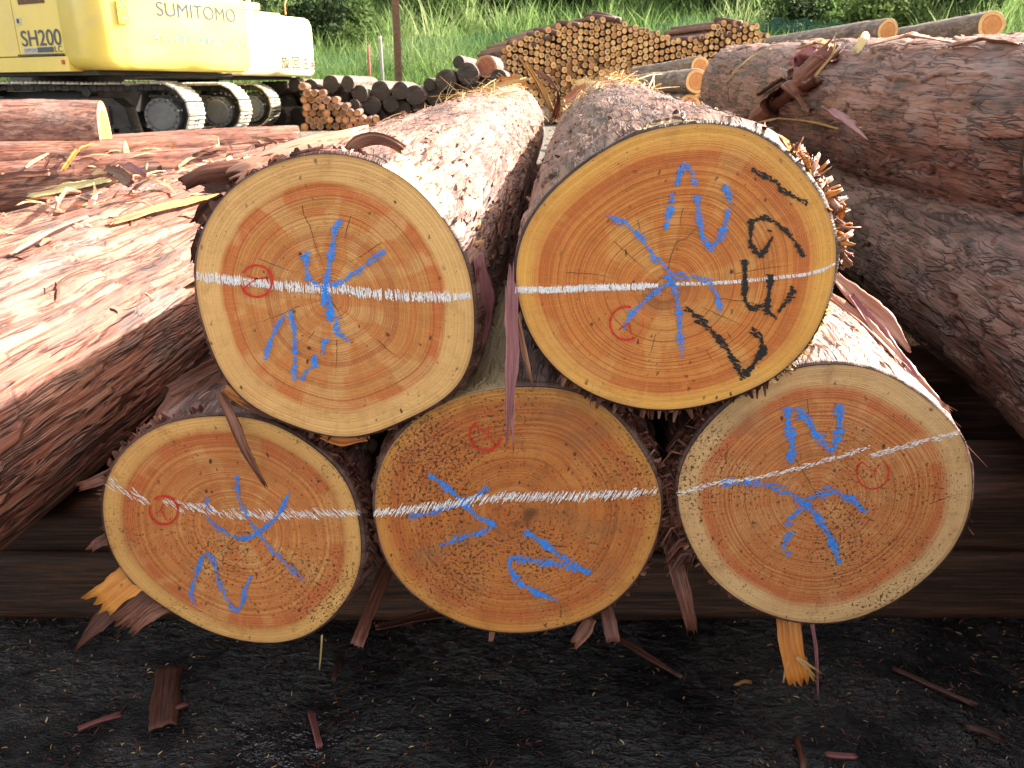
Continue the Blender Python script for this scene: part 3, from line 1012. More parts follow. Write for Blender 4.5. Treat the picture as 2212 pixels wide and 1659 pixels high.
chalk('blue_crayon_mark', TR, oTR, Z2, [
    [(570,575),(650,615),(710,650),(760,720),(800,780),(850,820),(890,870)], [(850,885),(930,872),(1020,880),(1080,910),(1112,970),(1125,1050)],
    [(880,880),(905,930),(920,1020),(930,1150),(942,1275)], [(900,900),(830,935),(770,990),(700,1050),(650,1135)]], Y, B, 34, 18, rd, layer=0.0010)
chalk('blue_crayon_mark', TR, oTR, Z2, [
    [(860,645),(880,560),(895,465)], [(915,430),(930,360),(960,325),(990,360),(1005,430)], [(1015,480),(1020,560),(1040,680),(1078,745),(1130,690),(1160,600),(1168,545)],
    [(1182,515),(1150,425)]], Y, B, 38, 12, rd, layer=0.0010)
chalk('black_crayon_mark', TR, oTR, Z2, [[(1285,350),(1350,385),(1400,408),(1440,460),(1500,490),(1558,520)]], Y, K, 26, 40, rd, dab=(1.8, 3.6), skip=0.10, layer=0.0008)
chalk('black_crayon_mark', TR, oTR, Z2, [[(1330,582),(1400,610),(1450,650),(1500,710),(1540,780)], [(1340,588),(1280,605),(1278,720),(1330,785)], [(1372,650),(1374,656)], [(1385,685),(1355,740),(1320,785)]], Y, K, 26, 15, rd, dab=(1.8, 3.6), skip=0.12, layer=0.0008)
chalk('black_crayon_mark', TR, oTR, Z2, [[(1250,795),(1250,900),(1250,1000),(1290,1040),(1345,1015)], [(1378,870),(1370,950),(1358,1050),(1405,1085)], [(1480,925),(1490,960),(1450,1010),(1412,1050)]], Y, K, 30, 5, rd, dab=(1.8, 3.4), skip=0.14, layer=0.0008)
chalk('black_crayon_mark', TR, oTR, Z2, [[(960,1035),(1040,1100),(1110,1170),(1180,1260),(1240,1385)], [(1250,1365),(1300,1300),(1345,1240),(1330,1180),(1285,1135)]], Y, K, 36, 20, rd, dab=(1.8, 3.4), skip=0.12, layer=0.0008)
ring_mark(TR, oTR, Z2, 667, 1108, 82, 60, 285, Y, [[(628,1140),(680,1105)], [(680,1112),(692,1165)]])
ring_mark(TR, oTR, Z2, 667, 1108, 82, -20, 60, Y, [], w=1.4)
Y = 0.79
chalk('white_crayon_line', BL, oBL, Z3, [[(235,540),(300,600),(400,640),(500,690)], [(590,680),(720,712),(850,722),(950,755)], [(960,755),(1100,750),(1250,762),(1400,760),(1600,752),(1800,742)]], Y, W, 78, 42, rd, dab=(1.2, 2.0), step=2.4, skip=0.2, layer=0.0006)
chalk('blue_crayon_mark', BL, oBL, Z3, [
    [(1035,495),(1040,600),(1060,700),(1110,780),(1160,860),(1250,970),(1340,1060),(1455,1170)], [(850,655),(845,700),(870,742)],
    [(850,770),(920,840),(1000,890),(1060,908),(1130,895),(1200,850),(1280,780),(1330,700),(1365,610)]], Y, B, 34, 48, rd, layer=0.0010)
chalk('blue_crayon_mark', BL, oBL, Z3, [[(770,1320),(755,1230),(790,1110),(820,1015),(870,998),(900,1060),(920,1150),(960,1270),(1040,1368),(1075,1300),(1090,1220),(1130,1135)]], Y, B, 36, 50, rd, layer=0.0010)
ring_mark(BL, oBL, Z3, 582, 730, 88, -130, 200, Y, [[(530,750),(565,728),(580,690)], [(570,735),(600,795)]])
Y = 0.787
chalk('blue_crayon_mark', BC, oBC, Z4, [[(420,665),(500,720),(570,780),(640,850),(680,895),(780,935),(720,970),(600,1000),(480,1045)], [(740,735),(680,780),(560,830),(440,868),(310,890)]], Y, B, 34, -55, rd, layer=0.0007)
chalk('blue_crayon_mark', BC, oBC, Z4, [[(935,970),(1040,1035),(1120,1100),(1200,1145),(1280,1195)], [(1290,1190),(1180,1160),(1050,1138),(850,1108)], [(850,1112),(858,1180),(910,1250),(1000,1300),(1110,1345)]], Y, B, 40, -50, rd, layer=0.0007)
chalk('white_crayon_line', BC, oBC, Z4, [[(130,870),(350,850),(550,822),(700,797),(850,782),(1000,785),(1200,780),(1400,775),(1640,752)]], Y, W, 62, -58, rd, dab=(1.3, 2.4), step=1.9, skip=0.12, layer=0.0011)
ring_mark(BC, oBC, Z4, 722, 452, 84, 10, 235, Y, [[(660,395),(722,440)], [(738,400),(738,460),(768,500)]])
Y = 0.785
chalk('blue_crayon_mark', BR, oBR, Z5, [[(648,315),(650,400),(670,480),(662,575)], [(690,325),(740,380),(780,450),(848,522)], [(850,520),(885,440),(878,295)]], Y, B, 44, -6, rd, layer=0.0008)
chalk('blue_crayon_mark', BR, oBR, Z5, [[(345,665),(500,663),(600,685),(700,740),(770,800),(840,910),(882,1030)], [(1000,800),(940,742),(850,695),(770,722),(700,785),(635,860)], [(655,890),(625,965)], [(640,990),(660,992)]], Y, B, 38, -12, rd, layer=0.0008)
chalk('white_crayon_line', BR, oBR, Z5, [[(145,715),(310,665),(500,642),(700,595),(900,540),(1020,500)]], Y, W, 26, -22, rd, dab=(1.0, 1.8), step=1.1, skip=0.16, layer=0.0011)
chalk('white_crayon_line', BR, oBR, Z5, [[(1030,540),(1100,520),(1250,475),(1435,435)]], Y, W, 34, -20, rd, dab=(1.0, 1.8), step=1.2, skip=0.2, layer=0.0011)
ring_mark(BR, oBR, Z5, 1033, 620, 72, -40, 230, Y, [[(985,570),(1040,612)], [(1070,575),(1040,610),(1045,650)]], w=2.6)

# drying cracks
CR = {
    'TL': (TL, oTL, Z1, 0.775, [[(660,385),(665,430),(700,500),(725,590),(760,680),(785,745)], [(900,440),(880,500),(865,585)], [(1050,570),(950,640),(870,680)], [(440,650),(540,690),(620,720)],
           [(645,885),(520,940),(430,970)], [(830,1050),(830,1150),(820,1250)], [(800,860),(840,915),(870,980)], [(1030,1050),(1080,1100),(1140,1150)], [(720,1010),(680,1060)]]),
    'TR': (TR, oTR, Z2, 0.765, [[(870,840),(890,760),(915,705),(960,690),(1005,645),(1095,610)], [(605,705),(700,790),(785,865)], [(370,857),(500,865),(640,890)], [(1110,985),(1250,1000),(1380,1025)],
           [(1040,1030),(1150,1080),(1260,1130)], [(1200,865),(1330,840),(1480,820)], [(945,540),(930,600),(940,645)], [(935,325),(930,400),(925,440)], [(810,1160),(795,1220),(780,1275)], [(720,600),(735,660)], [(800,920),(830,885),(860,880)],
           [(1060,1240),(1100,1310)], [(1160,1150),(1200,1210)]]),
    'BL': (BL, oBL, Z3, 0.79, [[(1030,880),(980,950),(920,1010)], [(240,970),(270,965),(290,958)]]),
    'BC': (BC, oBC, Z4, 0.787, [[(855,840),(852,900)], [(935,595),(925,640)]]),
    'BR': (BR, oBR, Z5, 0.785, [[(735,285),(745,400),(755,470)], [(660,520),(720,620),(790,740),(830,810)], [(1290,760),(1380,725),(1470,705)]]),
}
for key, (root, org, Z, Yc, lst) in CR.items():
    for c in lst:
        line_mark('crack', root, org, [Z(*p) for p in c], Yc, M['crack'], 1.25, rd, layer=0.0004, taper=True, jag=0.9)

# dark knot-like stains round the pith are part of the wood; loose fibres and splinters
pi = math.pi
for root, org, info, nf, tr in ((TL, oTL, iTL, 900, (-0.6, pi)), (TR, oTR, iTR, 700, (0.3, pi + 0.9)), (BL, oBL, iBL, 350, (0.2, pi + 0.6)), (BC, oBC, iBC, 250, (-0.3, 1.6)), (BR, oBR, iBR, 500, (-0.3, pi))):
    make_flakes('bark_flakes', root, org, info, nf, M['wood_strip'], rd, (0.03, 1.6), tr, size=(0.008, 0.045), width=(0.001, 0.005), lift=(0.0, 0.0025), slant=0.12, tone=(0.0, 0.4) if root is TR else (0.15, 0.75))
make_fringe('bark_splinters', TL, oTL, iTL, 160, M['wood_strip'], rd, (0.4 * pi, 2.0 * pi), out=(0.002, 0.009), tone=(0.05, 0.5))
make_fringe('bark_splinters', TR, oTR, iTR, 150, M['wood_strip'], rd, (1.25 * pi, 1.78 * pi), out=(0.001, 0.013), width=(0.0005, 0.0032), droop=0.3, tone=(0.05, 0.5))
make_fringe('bark_splinters', BL, oBL, iBL, 160, M['wood_strip'], rd, (0.55 * pi, 1.3 * pi), out=(0.002, 0.010), width=(0.0006, 0.0024), tone=(0.1, 0.5))
make_fringe('bark_splinters', BL, oBL, iBL, 130, M['wood_strip'], rd, (0.0 * pi, 0.35 * pi), out=(0.003, 0.012), tone=(0.05, 0.35))
make_fringe('bark_splinters', BC, oBC, iBC, 260, M['wood_strip'], rd, (-0.2 * pi, 0.4 * pi), out=(0.002, 0.012), width=(0.0006, 0.0024), tone=(0.1, 0.5))
make_fringe('bark_splinters', BC, oBC, iBC, 160, M['wood_strip'], rd, (0.7 * pi, 1.8 * pi), out=(0.002, 0.010), tone=(0.05, 0.4))
make_fringe('bark_splinters', BR, oBR, iBR, 260, M['wood_strip'], rd, (0.75 * pi, 1.7 * pi), out=(0.002, 0.010), width=(0.0006, 0.0022), tone=(0.1, 0.5))
make_fringe('bark_fibres', BC, oBC, iBC, 130, M['wood_strip'], rd, (-0.05 * pi, 0.30 * pi), out=(0.008, 0.030), width=(0.0004, 0.0016), droop=0.8, tone=(0.1, 0.5))
make_fringe('bark_fibres', BR, oBR, iBR, 170, M['wood_strip'], rd, (0.72 * pi, 1.2 * pi), out=(0.008, 0.030), width=(0.0004, 0.0016), droop=0.8, tone=(0.1, 0.5))
make_fringe('bark_fibres', BL, oBL, iBL, 120, M['wood_strip'], rd, (-0.1 * pi, 0.25 * pi), out=(0.006, 0.024), width=(0.0004, 0.0016), droop=0.8, tone=(0.1, 0.4))
make_fringe('wood_splinters', TR, oTR, iTR, 90, M['straw'], rd, (1.72 * pi, 1.92 * pi), out=(0.003, 0.009), width=(0.0005, 0.0015), tone=(0.6, 1.0), s0=-0.001)

# ---------------------------------------------------------------- whole round logs
f_gen = wood_face_material('log_end_grain_plain', **ORG, hr=0.74, nring=26, specks=0.2, patch=0.3, seed=22.0, dirt=0.1)
f_dark = plain('old_blackened_log_end', (0.035, 0.027, 0.024), 0.8, var=0.4, vscale=5, dirtcol=(0.17, 0.15, 0.15), dirt=0.55)
f_red = wood_face_material('wet_red_log_end', (0.30, 0.07, 0.03), (0.32, 0.08, 0.04), (0.26, 0.06, 0.03), (0.40, 0.24, 0.12), hr=0.8, nring=14, specks=0.5, patch=0.3, seed=33.0, dirt=0.3)


def disc(parent, origin, c, ex, ez, ofun, mat, name='cut_face', nt=64, nr=8, flip=False, shift=(0.05, -0.04)):
    th = np.linspace(0, 2 * np.pi, nt, endpoint=False) - np.pi / 2
    rr = ofun(th)
    V, UV = [], []
    ex, ez = np.array(ex), np.array(ez)
    pith = np.array(shift) * rr.mean()
    e2 = np.stack([np.cos(th) * rr, np.sin(th) * rr], 1)
    for r in np.linspace(0, 1, nr):
        q = pith + (e2 - pith) * r
        V.append(np.array(c) + q[:, :1] * ex + q[:, 1:] * ez)
        UV.append(np.stack([np.full(nt, r), th], 1))
    V = np.concatenate(V) - np.array(origin)
    q = grid_quads(nt, nr)
    me = mesh_np(name, V, quads=q if flip else q[:, ::-1], mats=[mat], uv=np.concatenate(UV))
    uvl = me.uv_layers[0].data
    arr = np.empty(len(uvl) * 2, dtype=np.float32)
    uvl.foreach_get('uv', arr)
    arr = arr.reshape(-1, 4, 2)
    jump = (arr[:, :, 1].max(1) - arr[:, :, 1].min(1)) > math.pi
    sub = arr[jump]
    sub[:, :, 1] = np.where(sub[:, :, 1] < 0, sub[:, :, 1] + 2 * math.pi, sub[:, :, 1])
    arr[jump] = sub
    uvl.foreach_set('uv', arr.ravel())
    return link(name, me, parent)


def round_log(label, p0, p1, r0, r1, mat, seed, group, nu=180, nv=200, near_pow=1.0, face=None, name='felled_log', cat='log', amp=1.0, thick=0.006, both=True, peel=None):
    p0, p1 = np.array(p0, float), np.array(p1, float)
    d = p1 - p0
    L = float(np.linalg.norm(d))
    d /= L
    ex = np.cross(d, (0, 0, 1))
    ex /= np.linalg.norm(ex)
    ez = np.cross(ex, d)
    ph = seed * 1.7
    ofun = lambda th: r0 * (1 + 0.03 * np.cos(2 * th + ph) + 0.02 * np.cos(3 * th + ph * 2) + 0.012 * np.cos(5 * th + ph))
    base = (p0[0], p0[1], p0[2] - r0)
    root = thing(name, label, cat, base, group=group)
    org = np.array(base)
    sv = np.concatenate([[0.0, 0.003], 0.008 + (L - 0.008) * np.linspace(0, 1, nv) ** near_pow])
    o, info = make_bark(root, org, p0, d, L, ofun, mat, seed, nu, sv, r1 / r0, amp, (0, 0), thick, peel, (ex, ez))
    face = face or f_gen
    disc(root, org, p0 - d * 0.0005, ex, ez, lambda t: ofun(t) + 0.0005, face, flip=False)
    if both:
        disc(root, org, p1 + d * 0.001, ex, ez, lambda t: ofun(t) * r1 / r0 + thick, face, flip=True)
    return root, org, info


def vray(vp):
    d = ray(*vp)
    return d / np.linalg.norm(d)


LG = 'logs of the left-hand heap'
dv = vray((1240, 128))
pA = at(-470, 1075, 0.78)
LA, oLA, iLA = round_log('big red-barked log at the left, half in shadow, running back beside the front stack', pA - dv * 0.25, pA + dv * 3.4, 0.178, 0.150, M['bark_long'], 91, LG, nu=330, nv=460, near_pow=1.25)
pB = at(-1700, 1290, 0.78)
LB, oLB, iLB = round_log('sunlit debris-covered log behind the big left log', pB + dv * 0.2, pB + dv * 3.6, 0.165, 0.15, M['bark_long'], 93, LG, nu=240, nv=300)
pU = at(-1250, 1560, 0.78)
round_log('log hidden low under the big left log', pU + np.array([0, 0.5, 0]), pU + dv * 3.3, 0.15, 0.14, M['bark'], 95, LG, nu=80, nv=80)
dl = np.array([-0.965, -0.26, 0.0])
e = at(228, 290, 5.0)
round_log('pale sunlit log at the far left with its bright cut end facing the tracks', e, e + dl * 2.6, 0.185, 0.20, M['bark_pale'], 97, LG, nu=120, nv=160)
for i, (x, y, Yd, r, lab) in enumerate([(278, 358, 4.9, 0.14, 'log with a slanting pale end below the crawler sprocket'),
                                        (478, 348, 5.3, 0.14, 'short log end in the sun in front of the near crawler shoes'),
                                        (650, 316, 6.0, 0.14, 'farthest small log end of the heap, right of the crawler tracks'),
                                        (560, 375, 4.6, 0.15, 'low log just behind the upper left log, sprinkled with chips')]):
    e = at(x, y, Yd)
    ddl = np.array([-0.95, -0.30, -0.02 * i])
    ddl /= np.linalg.norm(ddl)
    round_log(lab, e, e + ddl * 3.0, r, r * 1.08, M['bark_long'], 101 + i, LG, nu=90, nv=120)
# ones that carry them
for i, (x, y, Yd, lab) in enumerate([(120, 440, 5.3, 'lower log carrying the pale far left log'), (400, 430, 5.0, 'lower log under the sunlit heap, behind the chips')]):
    e = at(x, y, Yd)
    e[2] = max(e[2], 0.17)
    round_log(lab, e, e + np.array([-0.96, -0.28, 0]) * 3.0, 0.15, 0.16, M['bark_pale'], 111 + i, LG, nu=60, nv=60)

RG = 'logs of the right-hand heap'
e0 = at(1590, 186, 3.6)
e1 = at(2330, 298, 1.45)
dR = (e1 - e0) / np.linalg.norm(e1 - e0)
R1, oR1, iR1 = round_log('thick plated log lying across the right side on top of the heap', e1 + dR * 0.10, e0, 0.155, 0.142, M['bark_grey'], 120, RG, nu=300, nv=420)
dr = vray((1330, 150))
pR = at(2870, 1010, 0.78)
R2, oR2, iR2 = round_log('grey-barked log below the thick right log, beside the front stack', pR - dr * 0.75, pR + dr * 3.0, 0.182, 0.155, M['bark_cool'], 130, RG, nu=330, nv=420, near_pow=1.25)  # near end lengthened out of view to shade the ground
# support further out; low log added to keep sun off the ground
q0, q1 = e0 + np.array([0.55, 0.1, -0.36]), e1 + np.array([0.55, 0.3, -0.40])
round_log('hidden log carrying the back of the thick right log', q0, q1, 0.16, 0.15, M['bark_grey'], 133, RG, nu=70, nv=80)
q0, q1 = np.array([1.50, 2.9, 0.185]), np.array([1.16, 0.25, 0.185])
round_log('low log added under the right-hand heap to shade the ground', q1, q0, 0.18, 0.17, M['bark_grey'], 134, RG, nu=70, nv=80)
q0, q1 = np.array([0.95, 3.4, 0.36]), np.array([1.5, 3.3, 0.3])

# square sleepers under the stack
def sleeper(label, x0, x1, y0, y1, z0, z1, seed):
    root = thing('timber_bearer', label, 'timber', ((x0 + x1) / 2, (y0 + y1) / 2, z0), group='bearers under the log stacks')
    nx, npz = 160, 24
    V = []
    xs = np.linspace(x0, x1, nx)
    prof = []
    for k in range(4):
        c = [(y0, z0), (y0, z1), (y1, z1), (y1, z0)]
        a, b = np.array(c[k]), np.array(c[(k + 1) % 4])
        for t in np.linspace(0, 1, 8, endpoint=False):
            prof.append(a + (b - a) * t)
    prof = np.array(prof)
    ctr = prof.mean(0)
    for x in xs:
        h = (fbm(np.arange(len(prof)) * 0.7, np.full(len(prof), x * 5), seed) - 0.5) * 0.008
        dirn = (prof - ctr) / np.linalg.norm(prof - ctr, axis=1)[:, None]
        p = prof + dirn * h[:, None]
        V.append(np.stack([np.full(len(prof), x), p[:, 0], p[:, 1]], 1))
    npf = len(prof)
    V = np.concatenate(V) - np.array(root.location)
    uv = np.stack([np.tile(np.arange(npf) * 0.02, nx), np.repeat(xs, npf)], 1)
    link('beam', mesh_np('beam', V, quads=grid_quads(npf, nx), mats=[M['sleeper']], uv=uv), root)
    for xe, fl in ((0, 0), (nx - 1, 1)):
        m = MB()
        m.add([V[xe * npf + k] for k in range(npf)], [tuple(range(npf))])
        m.obj('end_grain', M['sleeper'], root)


n = NT('dark_wet_sleeper_timber')
uv = n.coord('UV')
f = n.noise(n.mapping(uv, (110, 7.0, 1)), 1.0, 6, 0.72, 0.4)
f2 = n.noise(n.mapping(uv, (12, 2, 1)), 1.0, 3)
c = n.ramp(n.math('ADD', f, n.math('MULTIPLY', n.math('SUBTRACT', f2, 0.5), 0.4)), [(0.3, (0.008, 0.004, 0.003)), (0.50, (0.045, 0.020, 0.012)), (0.70, (0.12, 0.055, 0.030))])
M['sleeper'] = n.finish(c, 0.55, n.bump(f, 0.002, 0.8), 0.4)
sleeper('lower dark wet timber bearer behind the front logs', -1.9, 0.95, 1.05, 1.27, 0.0, 0.108, 3)
sleeper('thinner plank bearer lying on the lower timber, left of the front stack', -1.9, 0.3, 1.058, 1.26, 0.112, 0.168, 5)
sleeper('wide dark bearer under the lower right log', 0.32, 0.95, 1.062, 1.26, 0.112, 0.20, 6)
sleeper('middle timber bearer added under the stack to hide the lit ground behind', -1.9, 1.17, 1.62, 1.82, 0.0, 0.192, 8)  # added so the gap under the right log stays dark
sleeper('far timber bearer under the back ends of the stack', -1.9, 1.1, 2.5, 2.7, 0.0, 0.19, 9)

# ---------------------------------------------------------------- middle distance: right side logs
MG = 'logs lying in the middle distance at the right'
def mid_log(lab, x, y, x2, y2, Yd, Yd2, r, mat=None, seed=0):
    a, b = at(x, y, Yd), at(x2, y2, Yd2)
    round_log(lab, a, b, r, r * 0.96, mat or M['bark_old'], 140 + seed, MG, nu=56, nv=60, amp=1.4)


mid_log('log with a ringed orange end just left of the thick right log', 1505, 176, 1351, 186, 9.5, 11.6, 0.125, seed=1)
mid_log('knotty log lying behind the ringed orange end', 1512, 145, 1372, 165, 10.6, 12.7, 0.115, seed=2)
mid_log('far log with a bright orange end above the thick right log', 1918, 67, 1665, 100, 12.0, 15.2, 0.15, seed=3)
mid_log('farthest right log, its round orange end against the green bank', 2142, 54, 1900, 92, 11.0, 14.0, 0.165, seed=4)
ORD = ['first', 'second', 'third', 'fourth', 'fifth', 'sixth']
for lab, x, y, x2, y2, Yd, Yd2, r in (('the ringed orange end', 1505, 176, 1351, 186, 9.5, 11.6, 0.125), ('the knotty log', 1512, 145, 1372, 165, 10.6, 12.7, 0.115),
                                      ('the far orange end', 1918, 67, 1665, 100, 12.0, 15.2, 0.15), ('the farthest right log', 2142, 54, 1900, 92, 11.0, 14.0, 0.165)):
    a, b = at(x, y, Yd), at(x2, y2, Yd2)
    b[2] = a[2]
    k = 0
    while a[2] - 2.06 * r > r * 0.9 and k < 6:
        a = a - np.array([(-1) ** k * 0.03 + 0.02, 0.03 * k - 0.06, 2.04 * r])
        b = b - np.array([(-1) ** k * 0.03 + 0.02, 0, 2.04 * r])
        round_log('%s log down in the pile under %s' % (ORD[k], lab), a, b, r, r * 0.96, M['bark_old'], 150 + k + int(x / 10), MG, nu=32, nv=24)
        k += 1
    for sx_ in (-1.9, 1.9):
        q = a + np.array([sx_ * r, -0.04, r - a[2]])
        q2 = b + np.array([sx_ * r, 0, r - b[2]])
        round_log('%s foot log of the pile under %s' % ('left' if sx_ < 0 else 'right', lab), q, q2, r, r * 0.96, M['bark_old'], 190 + int(x / 10) + int(sx_), MG, nu=32, nv=24)
b = MB(); b.box((2.75, 9.3, 0.05), (0.3, 0.14, 0.1)); tag(b.obj('wood_block', M['sleeper_pale'] if 'sleeper_pale' in M else M['pale_end']), 'squared pale block under the ringed orange log', 'block')
b = MB(); b.box((2.3, 9.5, 0.05), (0.3, 0.14, 0.1)); tag(b.obj('wood_block', M['pale_end']), 'squared block left of the other pale block', 'block')

# ---------------------------------------------------------------- stacked round poles
M['pole_bark'] = bark_material('thin_pole_bark', mid=(0.16, 0.075, 0.05), light=(0.36, 0.22, 0.15), wet=0.5)
M['pole_heart'] = plain('pole_heartwood', (0.50, 0.22, 0.075), 0.7, var=0.3, vscale=5)
M['pole_sap'] = plain('pole_sapwood', (0.66, 0.40, 0.16), 0.7, var=0.25, vscale=5)
M['pole_brown'] = plain('pole_brown_end', (0.20, 0.10, 0.05), 0.75, var=0.3, vscale=5)


def pole_mesh(name, r, L, seed, hr, mats, n=12):
    V, F, MI, UV = [], [], [], []
    rs = random.Random(seed)
    wob = [1 + rs.uniform(-0.06, 0.06) for _ in range(n)]
    rings = [(0.0, r * hr), (0.0, r * 0.99), (0.0, r), (L * 0.5, r * 0.98), (L, r * 0.9)]
    V.append((0, 0, 0)); UV.append((0, 0))
    for (y, rad) in rings:
        for k in range(n):
            a = 2 * math.pi * k / n
            V.append((math.cos(a) * rad * wob[k], y, math.sin(a) * rad * wob[k]))
            UV.append((a * r, y + seed))
    for k in range(n):
        F.append((0, 1 + k, 1 + (k + 1) % n)); MI.append(1)
    for j in range(len(rings) - 1):
        for k in range(n):
            a, b2 = 1 + j * n + k, 1 + j * n + (k + 1) % n
            F.append((a, a + n, b2 + n, b2)); MI.append(2 if j == 0 else 0)
    F.append(tuple(1 + (len(rings) - 1) * n + k for k in range(n))); MI.append(1)
    me = mesh_np(name, V, faces=F, mats=mats, uv=UV, cols=[(rs.random(), 0, 0, 1)] * len(V), matidx=MI, smooth=False)
    return me


pm = [pole_mesh('pole', 0.066, 2.4, k, (0.55, 0.7, 0.78, 0.62, 0.85, 0.45)[k], [M['pole_bark'], M[('pole_heart', 'pole_brown', 'pole_heart', 'pole_heart', 'pole_sap', 'pole_brown')[k]], M['pole_sap']]) for k in range(6)]
topline = [(150, 400), (220, 300), (350, 250), (420, 215), (580, 165), (750, 150), (830, 100), (1050, 150), (1280, 210), (1450, 270), (1600, 240), (1680, 170), (1720, 140), (1980, 150), (2050, 220), (2150, 260), (2200, 340)]
tx = [1030.9 + a * .3016 for a, b_ in topline]
ty = [b_ * .3016 for a, b_ in topline]
YS = 19.0
cells = []
rp = random.Random(5)
x0w, x1w = at(tx[0], 200, YS)[0], at(tx[-1], 200, YS)[0]
dz, dx = 0.133, 0.116
x = x0w - 0.1
ci = 0
while x < x1w + 0.3:
    sx = 1106 + x / (YS * CP - 0.3) * FPX
    ztop = at(sx, float(np.interp(sx, tx, ty)), YS)[2]
    z = ztop - 0.07 - (ci % 2) * dz / 2
    while z > 0.05:
        cells.append((0, x + rp.uniform(-.012, .012), z))
        z -= dz * rp.uniform(0.96, 1.04)
    x += dx
    ci += 1
cells = [(float(at(1106 + c[1] / (YS * CP - 0.3) * FPX, float(np.interp(1106 + c[1] / (YS * CP - 0.3) * FPX, tx, ty)), YS)[2]) - c[2], c[1], c[2]) for c in cells]
cells.sort(key=lambda c: c[0] - 0.25 * c[2])
vis = cells[:300]
rest = cells[300:]
PG = 'thin round poles of the big stack'
for (k, x, z) in vis:
    i = rp.choices(range(6), (3, 2, 4, 3, 3, 1))[0]
    o = link('round_pole', pm[i])
    s = rp.uniform(0.74, 1.0)
    o.scale = (s, 1, s)
    o.location = (x, YS + rp.uniform(-0.05, 0.05), z + rp.uniform(-.01, .01))
    o.rotation_euler = (rp.uniform(-0.012, 0.012), rp.uniform(0, 6.28), R(16) + rp.uniform(-0.02, 0.02))
    tag(o, 'thin round pole end showing in the big pole stack', 'pole', PG)
V, F, MI, UV, CO = [], [], [], [], []
for (k, x, z) in rest:
    me = pm[rp.randrange(6)]
    s = rp.uniform(0.82, 1.08)
    mat = Matrix.Translation((x, YS + rp.uniform(-.12, .12), z)) @ Matrix.Rotation(R(16), 4, 'Z') @ Matrix.Diagonal((s, 1, s, 1))
    bb = len(V)
    for v in me.vertices:
        V.append(tuple(mat @ v.co)); UV.append((v.co.x, v.co.y)); CO.append((0.5, 0, 0, 1))
    for p in me.polygons:
        F.append(tuple(i + bb for i in p.vertices)); MI.append(p.material_index)
o = link('round_poles', mesh_np('round_poles', V, faces=F, mats=[M['pole_bark'], M['pole_heart'], M['pole_sap']], uv=UV, cols=CO, matidx=MI, smooth=False))
tag(o, 'lower part of the big stack of thin round poles', 'poles', kind='stuff')
# odd poles thrown on top
for j, (xa, ya, xb, yb, lab) in enumerate([(1265, 35, 1330, 43, 'pale pole lying crosswise on the crest of the pole stack'), (1282, 28, 1340, 45, 'dark pole lying crosswise on the crest of the pole stack'),
                                           (1140, 75, 1190, 84, 'loose pole on the left shoulder of the pole stack'), (1155, 66, 1205, 72, 'second loose pole on the left shoulder of the pole stack'),
                                           (1205, 50, 1250, 55, 'loose pole left of the crest of the pole stack'), (1098, 92, 1160, 98, 'lowest loose pole on the left slope of the pole stack'),
                                           (1545, 43, 1602, 51, 'pale pole on the right hump of the pole stack'), (1538, 57, 1600, 64, 'grey pole on the right hump of the pole stack'),
                                           (1520, 72, 1580, 78, 'low pole left of the right hump of the pole stack'), (1440, 88, 1520, 84, 'pole lying in the dip of the pole stack'),
                                           (1060, 125, 1118, 158, 'slanting pole at the left foot of the pole stack'), (1072, 118, 1130, 132, 'upper slanting pole at the left foot of the pole stack')]):
    a, c = at(xa, ya, YS + 0.35), at(xb, yb, YS - 0.02)
    m = MB()
    m.tube([a, (a + c) / 2 + np.array([0, 0, .01]), c], 0.062, 10)
    o = m.obj('round_pole', M['pole_bark'], smooth=True)
    tag(o, lab, 'pole', 'odd poles thrown over the big stack')

# small firewood stack by the crawlers
FG = 'short poles of the small stack by the excavators'
M['pole_dull'] = plain('dull_pink_brown_pole_end', (0.34, 0.17, 0.10), 0.75, var=0.3, vscale=5)
sm = [pole_mesh('short_pole', 0.07, 1.2, 20 + k, (0.5, 0.7, 0.6)[k], [M['pole_bark'], M[('pole_brown', 'pole_brown', 'pole_heart')[k]], M['pole_dull']], 10) for k in range(3)]
YF = 16.2
x = -4.6
z = 0.07
row = 0
for row in range(8):
    z = 0.07 + row * 0.118
    xl = -3.86 + (row % 2) * 0.07
    x = xl
    while x < -2.2:
        ztop = np.interp(x, [-3.9, -3.5, -3.2, -2.9, -2.5, -2.2], [0.80, 0.70, 0.52, 0.34, 0.22, 0.12])
        if z < ztop:
            o = link('short_pole', sm[rp.randrange(3)])
            s = rp.uniform(0.85, 1.08)
            o.scale = (s, 1, s)
            o.location = (x, YF + rp.uniform(-.1, .1), z + rp.uniform(-.01, .01))
            o.rotation_euler = (0, rp.uniform(0, 6), R(8) + rp.uniform(-.04, .04))
            tag(o, 'short pole end in the small stack right of the crawler tracks', 'pole', FG)
        x += 0.14 * rp.uniform(0.96, 1.04)

